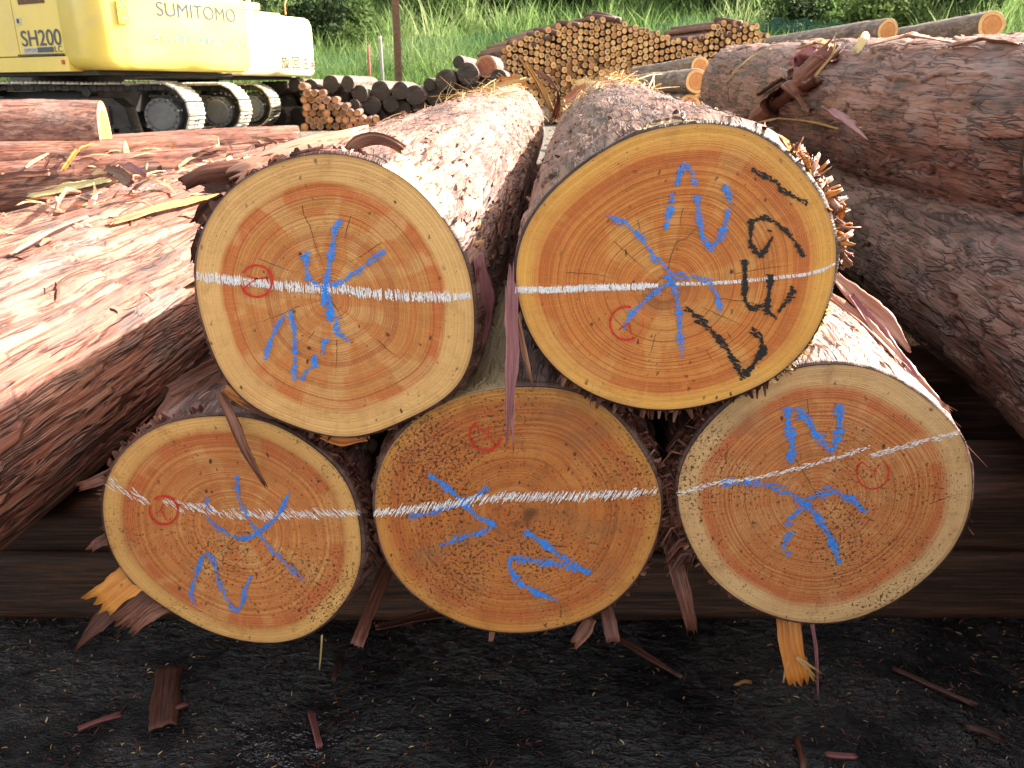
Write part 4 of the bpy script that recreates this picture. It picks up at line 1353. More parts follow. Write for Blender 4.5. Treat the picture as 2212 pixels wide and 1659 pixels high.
# weathered logs
DG = 'weathered logs of the dark heap behind the excavators'
dark = [(415, 620, 50), (560, 600, 58), (680, 595, 48), (630, 700, 55), (530, 705, 45), (765, 670, 58), (725, 760, 45), (850, 757, 62), (915, 650, 68), (985, 745, 55), (1055, 650, 60), (1160, 680, 68), (1072, 785, 62),
        (1305, 682, 68), (1380, 570, 70), (1540, 525, 75), (1200, 775, 50), (1262, 605, 42), (1440, 650, 52), (1672, 478, 78), (1762, 560, 60), (1475, 445, 42), (300, 610, 45), (180, 625, 42), (90, 630, 42), (1580, 640, 60), (1350, 775, 55), (1680, 620, 60)]
dl_lab = ['dark log end near the second excavator', 'whitish dark log end, high at the left of the weathered heap', 'small blue-grey log end with a sunlit pinkish top', 'log end below the blue-grey one', 'low shaded log end at the left of the weathered heap',
          'log end right of centre-left with a pale smear', 'lowest small log end by the short poles', 'low round log end with blue marks', 'broad dark log end left of the steel post', 'low shaded log end below the steel post', 'brown mottled log end right of the steel post',
          'log end with a large whitish blotch', 'lowest log end with white scribbles', 'log end with blue and white smears right of the blotched one', 'nearly black log end with a sunlit top', 'nearly black log end carrying a pale sawn patch on top',
          'log end squeezed low in the weathered heap', 'small dark log end between two bigger ones', 'dim log end under the black ones', 'wet red-brown log end at the right of the weathered heap', 'black log end below the red-brown one', 'small log end at the back above the black ones',
          'dim log end under the second excavator', 'dim log end farther left under the second excavator', 'leftmost dim log end under the second excavator', 'shaded log end low at the right', 'bottom log end hidden by the front stack', 'shaded log end under the red-brown one']
for i, ((a, b_, r), lab) in enumerate(zip(dark, dl_lab)):
    x, y, rr_ = 545.8 + a * .3016, b_ * .3016, r * .3016
    Yd = 17.6 + rp.uniform(-0.15, 0.25)
    p = at(x, y, Yd)
    rad = rr_ / FPX * (Yd * CP) * 0.98
    dd = np.array([0.06 + rp.uniform(-.05, .08), 0.92, 0.0])
    dd /= np.linalg.norm(dd)
    round_log(lab, p, p + dd * 1.9, rad, rad * 0.95, M['bark_old'], 170 + i, DG, nu=40, nv=30, face=f_red if i == 19 else f_dark, amp=1.5)
for i in range(14):
    x = -4.8 + i * 0.40
    round_log('weathered log at the bottom of the dark heap', (x, 17.9, 0.19), (x + 0.65, 19.7, 0.19), 0.19, 0.18, M['bark_old'], 210 + i, 'bottom logs of the dark heap', nu=24, nv=12, face=f_dark)

# ---------------------------------------------------------------- excavators
M['yellow'] = plain('excavator_yellow_paint', (0.76, 0.585, 0.12), 0.36, var=0.05, vscale=2.0, dirtcol=(0.55, 0.45, 0.25), dirt=0.25, spec=0.5)
M['yellow_glare'] = plain('glare_pale_yellow_paint', (0.80, 0.72, 0.42), 0.40, var=0.08, vscale=3.0, dirtcol=(0.35, 0.15, 0.05), dirt=0.35)  # paler yellow with overexposed glare put into its colour, plus rusty dirt
M['steel_dark'] = plain('greasy_dark_steel', (0.022, 0.021, 0.022), 0.5, metal=0.2, var=0.4, vscale=9, dirtcol=(0.10, 0.07, 0.05), dirt=0.4, bumpd=0.004, bscale=30)
M['hub'] = plain('dusty_grey_hub', (0.10, 0.11, 0.12), 0.55, var=0.2, vscale=9, dirtcol=(0.16, 0.12, 0.08), dirt=0.4)
M['shoe'] = plain('worn_track_shoe_steel', (0.42, 0.40, 0.34), 0.42, metal=0.35, var=0.25, vscale=6, dirtcol=(0.28, 0.19, 0.09), dirt=0.5)
M['shoe_slot'] = plain('black_shoe_slot', (0.02, 0.02, 0.02), 0.8)
M['glass'] = plain('tinted_cab_glass', (0.05, 0.07, 0.08), 0.06, spec=0.8)
M['vent'] = plain('brown_mesh_vent', (0.16, 0.085, 0.04), 0.7, var=0.2, vscale=20)
M['ink_navy'] = plain('navy_decal', (0.03, 0.045, 0.09), 0.45)
M['ink_green'] = plain('green_decal', (0.03, 0.36, 0.20), 0.5)
M['ink_black'] = plain('black_decal', (0.02, 0.02, 0.02), 0.5)
M['decal_yellow'] = plain('yellow_green_sticker', (0.62, 0.66, 0.05), 0.5)
M['white_plate'] = plain('grey_white_plate', (0.55, 0.55, 0.52), 0.5)
M['red_lamp'] = plain('red_reflector', (0.5, 0.03, 0.02), 0.3)


def rounded_poly(pts, rads, seg=6):
    out = []
    n_ = len(pts)
    for i in range(n_):
        p, a, b_ = Vector(pts[i]), Vector(pts[i - 1]), Vector(pts[(i + 1) % n_])
        r = rads[i] if hasattr(rads, '__len__') else rads
        if r <= 0:
            out.append(tuple(p)); continue
        u, v = (a - p).normalized(), (b_ - p).normalized()
        for k in range(seg + 1):
            t = k / seg
            q = p + u * r * (1 - t) ** 2 + v * r * t ** 2
            out.append(tuple(q))
    return out


def slab(m, poly, levels, mi=0):
    """levels: (z, inset)"""
    c = Vector((sum(p[0] for p in poly) / len(poly), sum(p[1] for p in poly) / len(poly)))
    rings = []
    for z, ins in levels:
        ring = []
        for p in poly:
            v = Vector(p) - c
            l = v.length
            v = v * ((l - ins) / l)
            ring.append((c.x + v.x, c.y + v.y, z))
        rings.append(ring)
    m.loft(rings, True, mi)


def text_mesh(body, size, bold=0.0, spacing=1.0):
    cu = bpy.data.curves.new('lettering', 'FONT')
    cu.body = body
    cu.size = size
    cu.offset = bold
    cu.space_character = spacing
    o = bpy.data.objects.new('lettering', cu)
    C.objects.link(o)
    bpy.context.view_layer.update()
    dg = bpy.context.evaluated_depsgraph_get()
    me = bpy.data.meshes.new_from_object(o.evaluated_get(dg))
    bpy.data.objects.remove(o)
    bpy.data.curves.remove(cu)
    return me


def put_text(parent, body, size, mat, frame, width=None, bold=0.0, spacing=1.0, wrap=None, name='lettering'):
    me = text_mesh(body, size, bold, spacing)
    n_ = len(me.vertices)
    co = np.empty(n_ * 3, dtype=np.float32)
    me.vertices.foreach_get('co', co)
    co = co.reshape(-1, 3)
    if width:
        co[:, 0] *= width / max(1e-6, co[:, 0].max())
    o0, X, Yv = (np.array(v, float) for v in frame)
    P = o0 + co[:, :1] * X + co[:, 1:2] * Yv
    if wrap:
        P[:, 1] = wrap(P[:, 0]) - 0.006
    me.vertices.foreach_set('co', P.astype(np.float32).ravel())
    me.materials.clear()
    me.materials.append(mat)
    me.update()
    return link(name, me, parent)


def shoe_mesh():
    m = MB()
    m.box((0, 0, 0), (0.60, 0.172, 0.022), mi=0)
    for y in (-0.062, 0.0, 0.062):
        m.box((0, y, 0.017), (0.59, 0.012, 0.014), mi=0)
    for sx in (-0.05, 0.05):
        for y in (-0.036, 0.036):
            m.box((sx, y, 0.0135), (0.014, 0.045, 0.006), mi=1)
    me = bpy.data.meshes.new('track_shoe')
    me.from_pydata(m.v, [], m.f)
    me.materials.append(M['shoe']); me.materials.append(M['shoe_slot'])
    me.polygons.foreach_set('material_index', m.m)
    return me


SHOE = shoe_mesh()


def build_track(root, cx, cy, rot, side, Lw=3.45, rad=0.385):
    """one crawler; root-local placement, axis rotated by rot"""
    mats = [M['steel_dark']]
    # chain body
    m = MB()
    def path(u):                      # u in metres along the loop, clockwise seen from the side; returns x, z, tangent angle
        top = Lw
        arc = math.pi * rad
        tot = 2 * top + 2 * arc
        u = u % tot
        if u < top:
            x = -Lw / 2 + u
            return x, 2 * rad - 0.012 * math.sin(u / top * math.pi * 2) ** 2, 0.0
        u -= top
        if u < arc:
            a = math.pi / 2 - u / rad
            return Lw / 2 + rad * math.cos(a), rad + rad * math.sin(a), -u / rad
        u -= arc
        if u < top:
            return Lw / 2 - u, 0.0, -math.pi
        u -= top
        a = -math.pi / 2 - u / rad
        return -Lw / 2 + rad * math.cos(a), rad + rad * math.sin(a), -math.pi - u / rad
    tot = 2 * Lw + 2 * math.pi * rad
    ns = 50
    cyl = []
    for k in range(ns * 2):
        x, z, a = path(k * tot / (ns * 2))
        ci, si = math.cos(a), math.sin(a)
        cyl.append((x, z, ci, si))
    for yo in (-0.11, 0.11):
        for k in range(0, ns * 2):
            x, z, ci, si = cyl[k]
            rm = Matrix.Rotation(-math.atan2(si, ci), 3, 'Y')
            off = rm @ Vector((0, 0, -0.055))
            m.box((x + off.x, yo, z + off.z + 0.04), (tot / ns / 2 * (1.02 if k % 2 else 0.8), 0.05, 0.075 if k % 2 else 0.055), rm)
    for k in range(0, ns * 2, 2):
        x, z, ci, si = cyl[k]
        m.box((x, 0, z), (0.03, 0.2, 0.03))
    tr = m.obj('crawler_track', mats, root, loc=(cx, cy, 0))
    tr.rotation_euler = (0, 0, rot)
    for k in range(ns):
        x, z, a = path((k + 0.5) * tot / ns)
        s = link('track_shoe', SHOE, tr)
        s.location = (x, 0, z + 0.045)
        s.rotation_euler = Matrix.Rotation(-a, 3, 'Y').to_euler()
        # shoe mesh has its width along x: turn it across the track
        s.rotation_euler = (Matrix.Rotation(-a, 3, 'Y') @ Matrix.Rotation(R(90), 3, 'Z')).to_euler()
    # frame
    m = MB()
    m.loft([[(-1.5, y, 0.22), (-1.35, y, 0.62), (1.05, y, 0.62), (1.2, y, 0.5), (1.25, y, 0.22)] for y in (-0.17, 0.17)])
    m.box((0.75, -0.19, 0.40), (0.5, 0.04, 0.24))
    for k in range(7):
        xx = -1.35 + k * 0.42
        m.tube([(xx, -0.2, 0.17), (xx, 0.2, 0.17)], 0.085, 14)
    for xx in (-0.6, 0.7):
        m.tube([(xx, -0.15, 0.70), (xx, 0.15, 0.70)], 0.06, 12)
    o = m.obj('track_frame', M['steel_dark'], root, loc=(cx, cy, 0))
    o.rotation_euler = (0, 0, rot)
    # sprocket / final drive at the rear (right) end, idler at the other
    for nm, xx in (('sprocket', Lw / 2), ('idler_wheel', -Lw / 2)):
        m = MB()
        ring = []
        nt = 21 if nm == 'sprocket' else 36
        outl = []
        for k in range(nt * 2):
            a = 2 * math.pi * k / (nt * 2)
            rr_ = (0.305 if k % 2 else 0.27) if nm == 'sprocket' else 0.30
            outl.append((math.cos(a) * rr_, math.sin(a) * rr_))
        m.loft([[(p[0], y, p[1] + rad) for p in outl] for y in (-0.06, 0.06)])
        m.tube([(0, -0.25, rad), (0, 0.2, rad)], [0.235, 0.24], 30, mi=1)
        m.tube([(0, -0.275, rad), (0, -0.25, rad)], [0.17, 0.20], 30, mi=1)
        for k in range(16):
            a = 2 * math.pi * k / 16
            m.tube([(math.cos(a) * .21, -0.262, rad + math.sin(a) * .21), (math.cos(a) * .21, -0.25, rad + math.sin(a) * .21)], 0.012, 6, mi=0)
        o = m.obj(nm, [M['steel_dark'], M['hub']], root, loc=(cx, cy, 0))
        o.rotation_euler = (0, 0, rot)
        o.data.transform(Matrix.Translation((xx, 0, 0)))


def rear_y(x):
    return -2.52 + np.asarray(x) ** 2 / 13.0


def excavator(label, loc, rz, trot, paint, texts):
    root = thing('crawler_excavator', label, 'excavator', loc, rz, 'yellow excavators')
    for s in (-1, 1):
        g_ = 1.13
        ax = Vector((math.cos(trot), math.sin(trot), 0))
        wv = Vector((-math.sin(trot), math.cos(trot), 0))
        cxy = wv * g_ * s
        build_track(root, cxy.x, cxy.y, trot, s)
    m = MB()
    rotm = Matrix.Rotation(trot, 3, 'Z')
    m.box((0, 0, 0.55), (1.2, 2.0, 0.3), rotm)
    m.tube([(0, 0, 0.68), (0, 0, 0.93)], 0.62, 32)
    m.obj('undercarriage', M['steel_dark'], root)
    # deck
    m = MB()
    m.loft([[(-1.27, -1.75, z), (-1.27, 1.55, z), (1.27, 1.55, z), (1.27, -1.75, z)] for z in (0.95, 1.13)])
    m.obj('deck', paint, root)
    m = MB()
    m.box((0, -0.4, 0.93), (2.2, 3.3, 0.05))
    m.obj('belly_plate', M['steel_dark'], root)
    # counterweight
    poly = [(-1.27, -1.70)]
    for x in np.linspace(-1.27, 1.27, 15):
        poly.append((float(x), float(rear_y(x))))
    poly.append((1.27, -1.70))
    rads = [0.0] + [0.26] + [0] * 13 + [0.26] + [0.0]
    rp_ = rounded_poly(poly, 0)
    # round the two rear corners by hand
    pts = [(-1.27, -1.70)]
    for k in range(7):
        a = math.pi + k / 6 * math.pi / 2
        pts.append((-1.27 + 0.24 + 0.24 * math.cos(a), float(rear_y(1.0)) + 0.26 + 0.24 * math.sin(a)))
    for x in np.linspace(-0.96, 0.96, 17):
        pts.append((float(x), float(rear_y(x))))
    for k in range(7):
        a = 1.5 * math.pi + k / 6 * math.pi / 2
        pts.append((1.27 - 0.24 + 0.24 * math.cos(a), float(rear_y(1.0)) + 0.26 + 0.24 * math.sin(a)))
    pts.append((1.27, -1.70))
    m = MB()
    slab(m, pts, [(0.965, 0.16), (1.0, 0.06), (1.06, 0.012), (1.12, 0.0), (1.80, 0.0), (1.90, 0.015), (1.97, 0.05), (2.01, 0.10), (2.03, 0.18)])
    cw = m.obj('counterweight', paint, root, smooth=True)
    me = cw.data
    # hood
    m = MB()
    m.loft([[(x, -1.695, 1.13), (x, -1.695, 2.02), (x * 0.97, -1.55, 2.16), (x * 0.97, -0.3, 2.22), (x * 0.97, 0.05, 2.08), (x, 0.1, 1.13)] for x in (-0.2, 1.2)])
    m.obj('engine_hood', paint, root)
    m = MB()
    m.box((0.3, -0.9, 2.27), (1.0, 1.0, 0.12))
    m.tube([(0.7, -1.2, 2.3), (0.7, -1.2, 2.6), (0.72, -1.3, 2.68)], 0.05, 10)
    m.obj('exhaust_cover', M['yellow_glare'], root)
    # left side doors
    for nm, y0, y1 in (('side_panel', -1.685, -0.70), ('side_panel', -0.685, -0.02)):
        m = MB()
        m.loft([[(-1.245, y, 1.145), (-1.245, y, 1.98), (-1.19, y, 2.08), (-0.25, y, 2.12), (-0.25, y, 1.145)] for y in (y0, y1)])
        sp_ = m.obj(nm, paint, root)
        if y0 < -1:
            v = MB()
            v.box((-1.247, -1.14, 1.845), (0.012, 0.56, 0.17))
            for k in range(7):
                v.box((-1.256, -1.14, 1.78 + k * 0.022), (0.006, 0.54, 0.006))
            v.obj('vent', M['vent'], sp_)
            v = MB()
            v.box((-1.25, -0.80, 1.57), (0.012, 0.085, 0.085), mi=0)
            v.box((-1.258, -0.80, 1.57), (0.01, 0.04, 0.05), mi=1)
            v.obj('latch', [M['white_plate'], M['steel_dark']], sp_)
    m = MB()
    m.box((-1.275, -1.19, 1.155), (0.02, 0.98, 0.018))
    m.obj('trim_strip', M['ink_black'], root)
    # right side doors
    m = MB()
    m.loft([[(1.21, y, 1.145), (1.245, y, 1.98), (1.2, y, 2.02)] for y in (-1.685, 0.6)])
    m.obj('side_panel', paint, root)
    # cab
    m = MB()
    prof = [(0.05, 1.14), (0.05, 2.80), (0.25, 2.90), (1.35, 2.90), (1.62, 2.3), (1.72, 1.5), (1.60, 1.14)]
    m.loft([[(x, p[0], p[1]) for p in prof] for x in (-1.24, -0.28)])
    cb = m.obj('cab', paint, root)
    m = MB()
    for x in (-1.247, -0.273):
        m.add([(x, 0.18, 1.75), (x, 0.18, 2.72), (x, 0.80, 2.74), (x, 0.80, 1.75)], [(0, 1, 2, 3)])
        m.add([(x, 0.90, 1.55), (x, 0.90, 2.74), (x, 1.33, 2.74), (x, 1.55, 2.25), (x, 1.63, 1.55)], [(0, 1, 2, 3, 4)])
    m.add([(-1.14, 0.043, 1.9), (-0.38, 0.043, 1.9), (-0.38, 0.043, 2.7), (-1.14, 0.043, 2.7)], [(0, 1, 2, 3)])
    m.obj('window', M['glass'], cb)
    # boom, stick, bucket
    m = MB()
    def box_path(m, pts, w, hs):
        rings = []
        for i, p in enumerate(pts):
            p = Vector(p)
            a = Vector(pts[max(0, i - 1)]); b_ = Vector(pts[min(len(pts) - 1, i + 1)])
            t = (b_ - a).normalized()
            nrm = Vector((0, -t.z, t.y))
            h = hs[i] / 2
            rings.append([p + nrm * h + Vector((-w / 2, 0, 0)), p + nrm * h + Vector((w / 2, 0, 0)), p - nrm * h + Vector((w / 2, 0, 0)), p - nrm * h + Vector((-w / 2, 0, 0))])
        m.loft(rings)
    box_path(m, [(0.15, 1.0, 1.3), (0.15, 1.9, 2.7), (0.15, 3.0, 3.9), (0.15, 4.2, 4.2), (0.15, 5.6, 3.9)], 0.42, [0.45, 0.6, 0.75, 0.6, 0.35])
    m.obj('boom', paint, root)
    m = MB()
    box_path(m, [(0.15, 5.35, 4.45), (0.15, 5.7, 3.85), (0.15, 5.2, 1.5)], 0.34, [0.3, 0.55, 0.28])
    m.obj('stick', paint, root)
    m = MB()
    m.tube([(-0.2, 1.35, 1.2), (-0.2, 2.8, 3.5)], 0.07, 10)
    m.tube([(0.5, 1.35, 1.2), (0.5, 2.8, 3.5)], 0.07, 10)
    m.tube([(0.15, 3.5, 4.65), (0.15, 5.3, 4.5)], 0.07, 10)
    m.obj('hydraulic_cylinder', M['steel_dark'], root)
    m = MB()
    bp = [(4.75, 1.55), (5.45, 1.5), (5.55, 0.9), (5.2, 0.45), (4.6, 0.35), (4.35, 0.75)]
    m.loft([[(x, p[0], p[1]) for p in bp] for x in (-0.4, 0.7)])
    m.obj('bucket', M['steel_dark'], root)
    texts(root)
    return root


def warn_sticker(root, o0, X, Yv, wrap=None):
    o0, X, Yv = (np.array(v, float) for v in (o0, X, Yv))
    nrm = np.cross(X, Yv)
    def q(pts, lift, mat, name):
        m = MB()
        P = [o0 + X * a + Yv * b_ + nrm * lift for a, b_ in pts]
        m.add(P, [tuple(range(len(P)))])
        m.obj(name, mat, root)
    q([(0, 0), (0.13, 0), (0.13, 0.30), (0, 0.30)], 0.004, M['decal_yellow'], 'warning_sticker')
    m = MB()
    for (a, b_) in (((0.02, 0.18), (0.11, 0.18)), ((0.11, 0.18), (0.065, 0.27)), ((0.065, 0.27), (0.02, 0.18)), ((0.04, 0.07), (0.10, 0.09)), ((0.10, 0.02), (0.10, 0.13))):
        p, r_ = np.array(a), np.array(b_)
        t = (r_ - p) / np.linalg.norm(r_ - p)
        nn = np.array([-t[1], t[0]]) * 0.006
        m.add([o0 + X * c[0] + Yv * c[1] + nrm * 0.007 for c in (p + nn, r_ + nn, r_ - nn, p - nn)], [(0, 1, 2, 3)])
    m.obj('warning_symbol', M['ink_green'], root)


def texts_a(root):
    side = lambda y, z: ((-1.252, y, z), (0, -1, 0), (0, 0, 1))
    rear = lambda x, z: ((x, -2.53, z), (1, 0, 0), (0, 0, 1))
    put_text(root, 'SH200', 0.27, M['ink_navy'], side(-0.78, 1.265), width=0.86, bold=0.002)
    m = MB(); m.box((-1.2515, -1.275, 1.215), (0.004, 0.33, 0.06)); m.obj('badge', M['ink_navy'], root)
    m = MB(); m.box((-1.2505, -0.965, 1.212), (0.004, 0.31, 0.058)); m.obj('badge', M['white_plate'], root)
    put_text(root, 'SUMITOMO', 0.062, M['ink_navy'], ((-1.2545, -0.82, 1.192), (0, -1, 0), (0, 0, 1)), width=0.285)
    put_text(root, 'LC', 0.10, M['ink_navy'], side(-1.46, 1.185), width=0.17)
    put_text(root, 'SUMITOMO', 0.245, M['ink_navy'], rear(-0.46, 1.625), width=1.36, bold=0.0, wrap=rear_y)
    put_text(root, '平成23年度 緑の産業再生プロジェクト', 0.13, M['ink_green'], rear(-0.55, 1.30), width=1.66, bold=0.001, wrap=rear_y)
    warn_sticker(root, (-0.99, float(rear_y(-0.95)) - 0.012, 1.50), (0.99, -0.14, 0), (0, 0, 1))
    m = MB(); m.box((-1.275, -1.64, 1.06), (0.02, 0.05, 0.05)); m.obj('reflector', M['red_lamp'], root)


def texts_b(root):
    rear = lambda x, z: ((x, -2.53, z), (1, 0, 0), (0, 0, 1))
    for k, ch in enumerate('旋回注意'):
        put_text(root, ch, 0.25, M['ink_black'], rear(0.12 + k * 0.285, 1.12), bold=0.002, wrap=rear_y)
    # mirror on a bent stalk
    m = MB()
    m.tube([(0.78, -2.1, 2.10), (0.78, -2.1, 2.28), (0.93, -2.1, 2.52), (0.98, -2.1, 2.62)], 0.012, 8)
    m.obj('mirror_stalk', M['pole_sap'], root)
    m = MB()
    m.box((0.93, -2.1, 2.68), (0.05, 0.03, 0.2), Matrix.Rotation(R(-38), 3, 'Y'))
    m.obj('mirror', M['white_plate'], root)


RZ = R(60)
excavator('nearer yellow excavator with navy lettering on its counterweight and side door', (-6.49, 13.22, 0), RZ, R(0) - RZ, M['yellow'], texts_a)
excavator('farther pale yellow excavator, half hidden, with black characters on its counterweight', (-6.62, 18.00, 0), RZ, R(-2) - RZ, M['yellow_glare'], texts_b)

# ---------------------------------------------------------------- posts
M['rust'] = plain('rusty_steel', (0.10, 0.055, 0.035), 0.7, var=0.3, vscale=12, bumpd=0.003)
p0, p1 = at(862, 200, 20.5), at(848, -120, 20.5)
m = MB()
a = [p0[0], 20.5, -0.2]; b_ = [p0[0], 20.5, 3.6]
for (dx_, dy_, w_, h_) in ((0, 0, 0.15, 0.012), (0, 0.14, 0.15, 0.012)):
    m.box((p0[0] + dx_, 20.5 + dy_, 2.4), (w_, h_, 5.2))
m.box((p0[0], 20.57, 2.4), (0.012, 0.128, 5.2))
tag(m.obj('steel_post', M['rust']), 'tall rust-brown steel post standing in front of the green bank', 'post')
q = at(827, 150, 20.9)
m = MB()
m.tube([(q[0], 20.9, 0), (q[0] - 0.01, 20.9, 0.8), (q[0] - 0.03, 20.9, 1.82)], 0.035, 10)
st_ = m.obj('stake', plain('grey_weathered_stake', (0.30, 0.30, 0.31), 0.7))
tag(st_, 'grey stake with a pale cap left of the rusty post', 'stake')
m = MB(); m.tube([(q[0] - 0.03, 20.9, 1.825), (q[0] - 0.03, 20.9, 1.89)], 0.04, 10)
m.obj('cap', M['white_plate'], st_)
q = at(796, 110, 21.6)
m = MB(); m.tube([(q[0], 21.6, 0), (q[0], 21.6, 1.72)], 0.03, 8)
tag(m.obj('stake', plain('faded_pink_stake', (0.55, 0.16, 0.13), 0.7)), 'short faded red stake in the grass', 'stake')

# ---------------------------------------------------------------- bank vegetation
def leafy_material(name, cols, transl=0.35):
    n = NT(name)
    d = n.attr('data')
    x, y, z = n.sep(d)
    col = n.ramp(x, cols)
    m = n.finish(col, 0.7, None, 0.08)
    tr = n.t.nodes.new('ShaderNodeBsdfTranslucent')
    n.set(tr.inputs[0], col)
    mx = n.t.nodes.new('ShaderNodeMixShader')
    mx.inputs[0].default_value = transl
    n.t.links.new(n.b.outputs[0], mx.inputs[1])
    n.t.links.new(tr.outputs[0], mx.inputs[2])
    n.t.links.new(mx.outputs[0], n.out.inputs[0])
    return m


M['reed'] = leafy_material('sunlit_reed_blades', [(0.0, (0.07, 0.13, 0.035)), (0.35, (0.13, 0.225, 0.065)), (0.7, (0.22, 0.32, 0.11)), (1.0, (0.38, 0.43, 0.21))], 0.45)
M['leaf_dark'] = leafy_material('dark_shrub_leaves', [(0.0, (0.018, 0.032, 0.014)), (0.5, (0.035, 0.06, 0.022)), (1.0, (0.075, 0.12, 0.04))], 0.2)
M['leaf_mid'] = leafy_material('green_shrub_leaves', [(0.0, (0.04, 0.07, 0.02)), (0.5, (0.085, 0.14, 0.04)), (1.0, (0.17, 0.23, 0.075))], 0.35)
M['stem'] = plain('grey_brown_stems', (0.12, 0.085, 0.06), 0.8)


def bank_z(X, Y):
    return ground_height(np.atleast_1d(np.asarray(X, float)), np.atleast_1d(np.asarray(Y, float)))


def blades(name, N, xr, yr, h, label, mat, seed, wid=(0.012, 0.03), tone=(0.1, 0.9), lean=0.6, clump=0.9):
    g_ = np.random.default_rng(seed)
    nc = N // 14
    cxs, cys = g_.uniform(*xr, nc), g_.uniform(*yr, nc)
    ch = g_.uniform(0.6, 1.25, nc)
    ct = g_.uniform(-0.18, 0.18, nc)
    idx = g_.integers(0, nc, N)
    X = cxs[idx] + g_.normal(0, 0.16, N)
    Y_ = cys[idx] + g_.normal(0, 0.16, N)
    # patches with different height and tone
    pt = fbm(X * 0.35 + 90, Y_ * 0.35 + 11, 31, octv=3)
    H = g_.uniform(*h, N) * ch[idx] * (0.55 + 0.9 * pt)
    T = np.clip(g_.uniform(*tone, N) + ct[idx] + (pt - 0.5) * 1.6, 0, 1)
    Zb = ground_height(X, Y_)
    W_ = g_.uniform(*wid, N)
    az = g_.uniform(0, 2 * np.pi, N)
    ln = g_.uniform(0.05, lean, N) * H
    fa = g_.uniform(0, np.pi, N)
    V = np.zeros((N, 7, 3), dtype=np.float32)
    for i, (t, wf) in enumerate([(0, 0.8), (0.4, 1.0), (0.75, 0.65)]):
        bx = X + np.cos(az) * ln * t ** 2.2
        by = Y_ + np.sin(az) * ln * t ** 2.2
        bz = Zb + H * (t - 0.12 * t ** 3 * (ln / H))
        V[:, 2 * i, 0] = bx - np.cos(fa) * W_ * wf / 2
        V[:, 2 * i, 1] = by - np.sin(fa) * W_ * wf / 2
        V[:, 2 * i, 2] = bz
        V[:, 2 * i + 1, 0] = bx + np.cos(fa) * W_ * wf / 2
        V[:, 2 * i + 1, 1] = by + np.sin(fa) * W_ * wf / 2
        V[:, 2 * i + 1, 2] = bz
    V[:, 6, 0] = X + np.cos(az) * ln
    V[:, 6, 1] = Y_ + np.sin(az) * ln
    V[:, 6, 2] = Zb + H * (1 - 0.12 * (ln / H))
    b0 = (np.arange(N) * 7)[:, None]
    tri = np.concatenate([b0 + np.array([[0, 1, 3]]), b0 + np.array([[0, 3, 2]]), b0 + np.array([[2, 3, 5]]), b0 + np.array([[2, 5, 4]]), b0 + np.array([[4, 5, 6]])], 0)
    co = np.zeros((N, 7, 4), dtype=np.float32)
    co[:, :, 0] = T[:, None]
    o = link(name, mesh_np(name, V.reshape(-1, 3), quads=tri, mats=[mat], cols=co.reshape(-1, 4), smooth=False))
    tag(o, label, kind='stuff')
    return o


blades('reeds', 56000, (-13, 16), (21.6, 27.5), (0.9, 1.6), 'tall sunlit yellow-green reeds covering the bank', M['reed'], 3, wid=(0.018, 0.045))
blades('reeds', 40000, (-16, 26), (27.5, 38), (1.1, 1.9), 'reeds farther up the bank', M['reed'], 4, wid=(0.03, 0.07), tone=(0.0, 0.75))


def shrub_mesh(name, seed, n_leaf, rx, rz, mat, leaf=(0.07, 0.16), tone_shift=0.0):
    g_ = np.random.default_rng(seed)
    nl = 11
    lc = np.stack([g_.uniform(-1, 1, nl) * rx * 0.65, g_.uniform(-1, 1, nl) * rx * 0.65, g_.uniform(0.35, 1.0, nl) * rz * 1.0], 1)
    lr = g_.uniform(0.3, 0.55, nl) * rx
    idx = g_.integers(0, nl, n_leaf)
    dv_ = g_.normal(0, 1, (n_leaf, 3))
    dv_ /= np.linalg.norm(dv_, axis=1)[:, None]
    rad_ = lr[idx] * g_.uniform(0.45, 1.08, n_leaf) ** 0.5
    P = lc[idx] + dv_ * rad_[:, None] * np.array([1, 1, 0.85])
    P[:, 2] = np.maximum(P[:, 2], 0.05)
    a = g_.normal(0, 1, (n_leaf, 3)); a /= np.linalg.norm(a, axis=1)[:, None]
    b = np.cross(a, dv_ + g_.normal(0, 0.5, (n_leaf, 3))); b /= np.linalg.norm(b, axis=1)[:, None]
    s = g_.uniform(*leaf, n_leaf)[:, None]
    V = np.stack([P - a * s * 0.9, P + b * s * 0.38, P + a * s * 0.9, P - b * s * 0.38], 1)
    T = np.clip(g_.uniform(0.1, 0.9, n_leaf) + g_.uniform(-0.25, 0.25, nl)[idx] + tone_shift, 0, 1)
    co = np.zeros((n_leaf, 4, 4), dtype=np.float32)
    co[:, :, 0] = T[:, None]
    q = np.arange(n_leaf * 4).reshape(-1, 4)
    return mesh_np(name, V.reshape(-1, 3), quads=q, mats=[mat], cols=co.reshape(-1, 4), smooth=False)


def stems_mesh(seed, rx, rz, k=7):
    rs = random.Random(seed)
    m = MB()
    for i in range(k):
        a = rs.uniform(0, 6.28)
        x, y = math.cos(a) * rx * 0.5, math.sin(a) * rx * 0.5
        m.tube([(x * .1, y * .1, -0.3), (x * .5, y * .5, rz * .5), (x, y, rz * .95)], [0.05, 0.035, 0.015], 6)
    me = bpy.data.meshes.new('stems')
    me.from_pydata(m.v, [], m.f)
    me.materials.append(M['stem'])
    return me


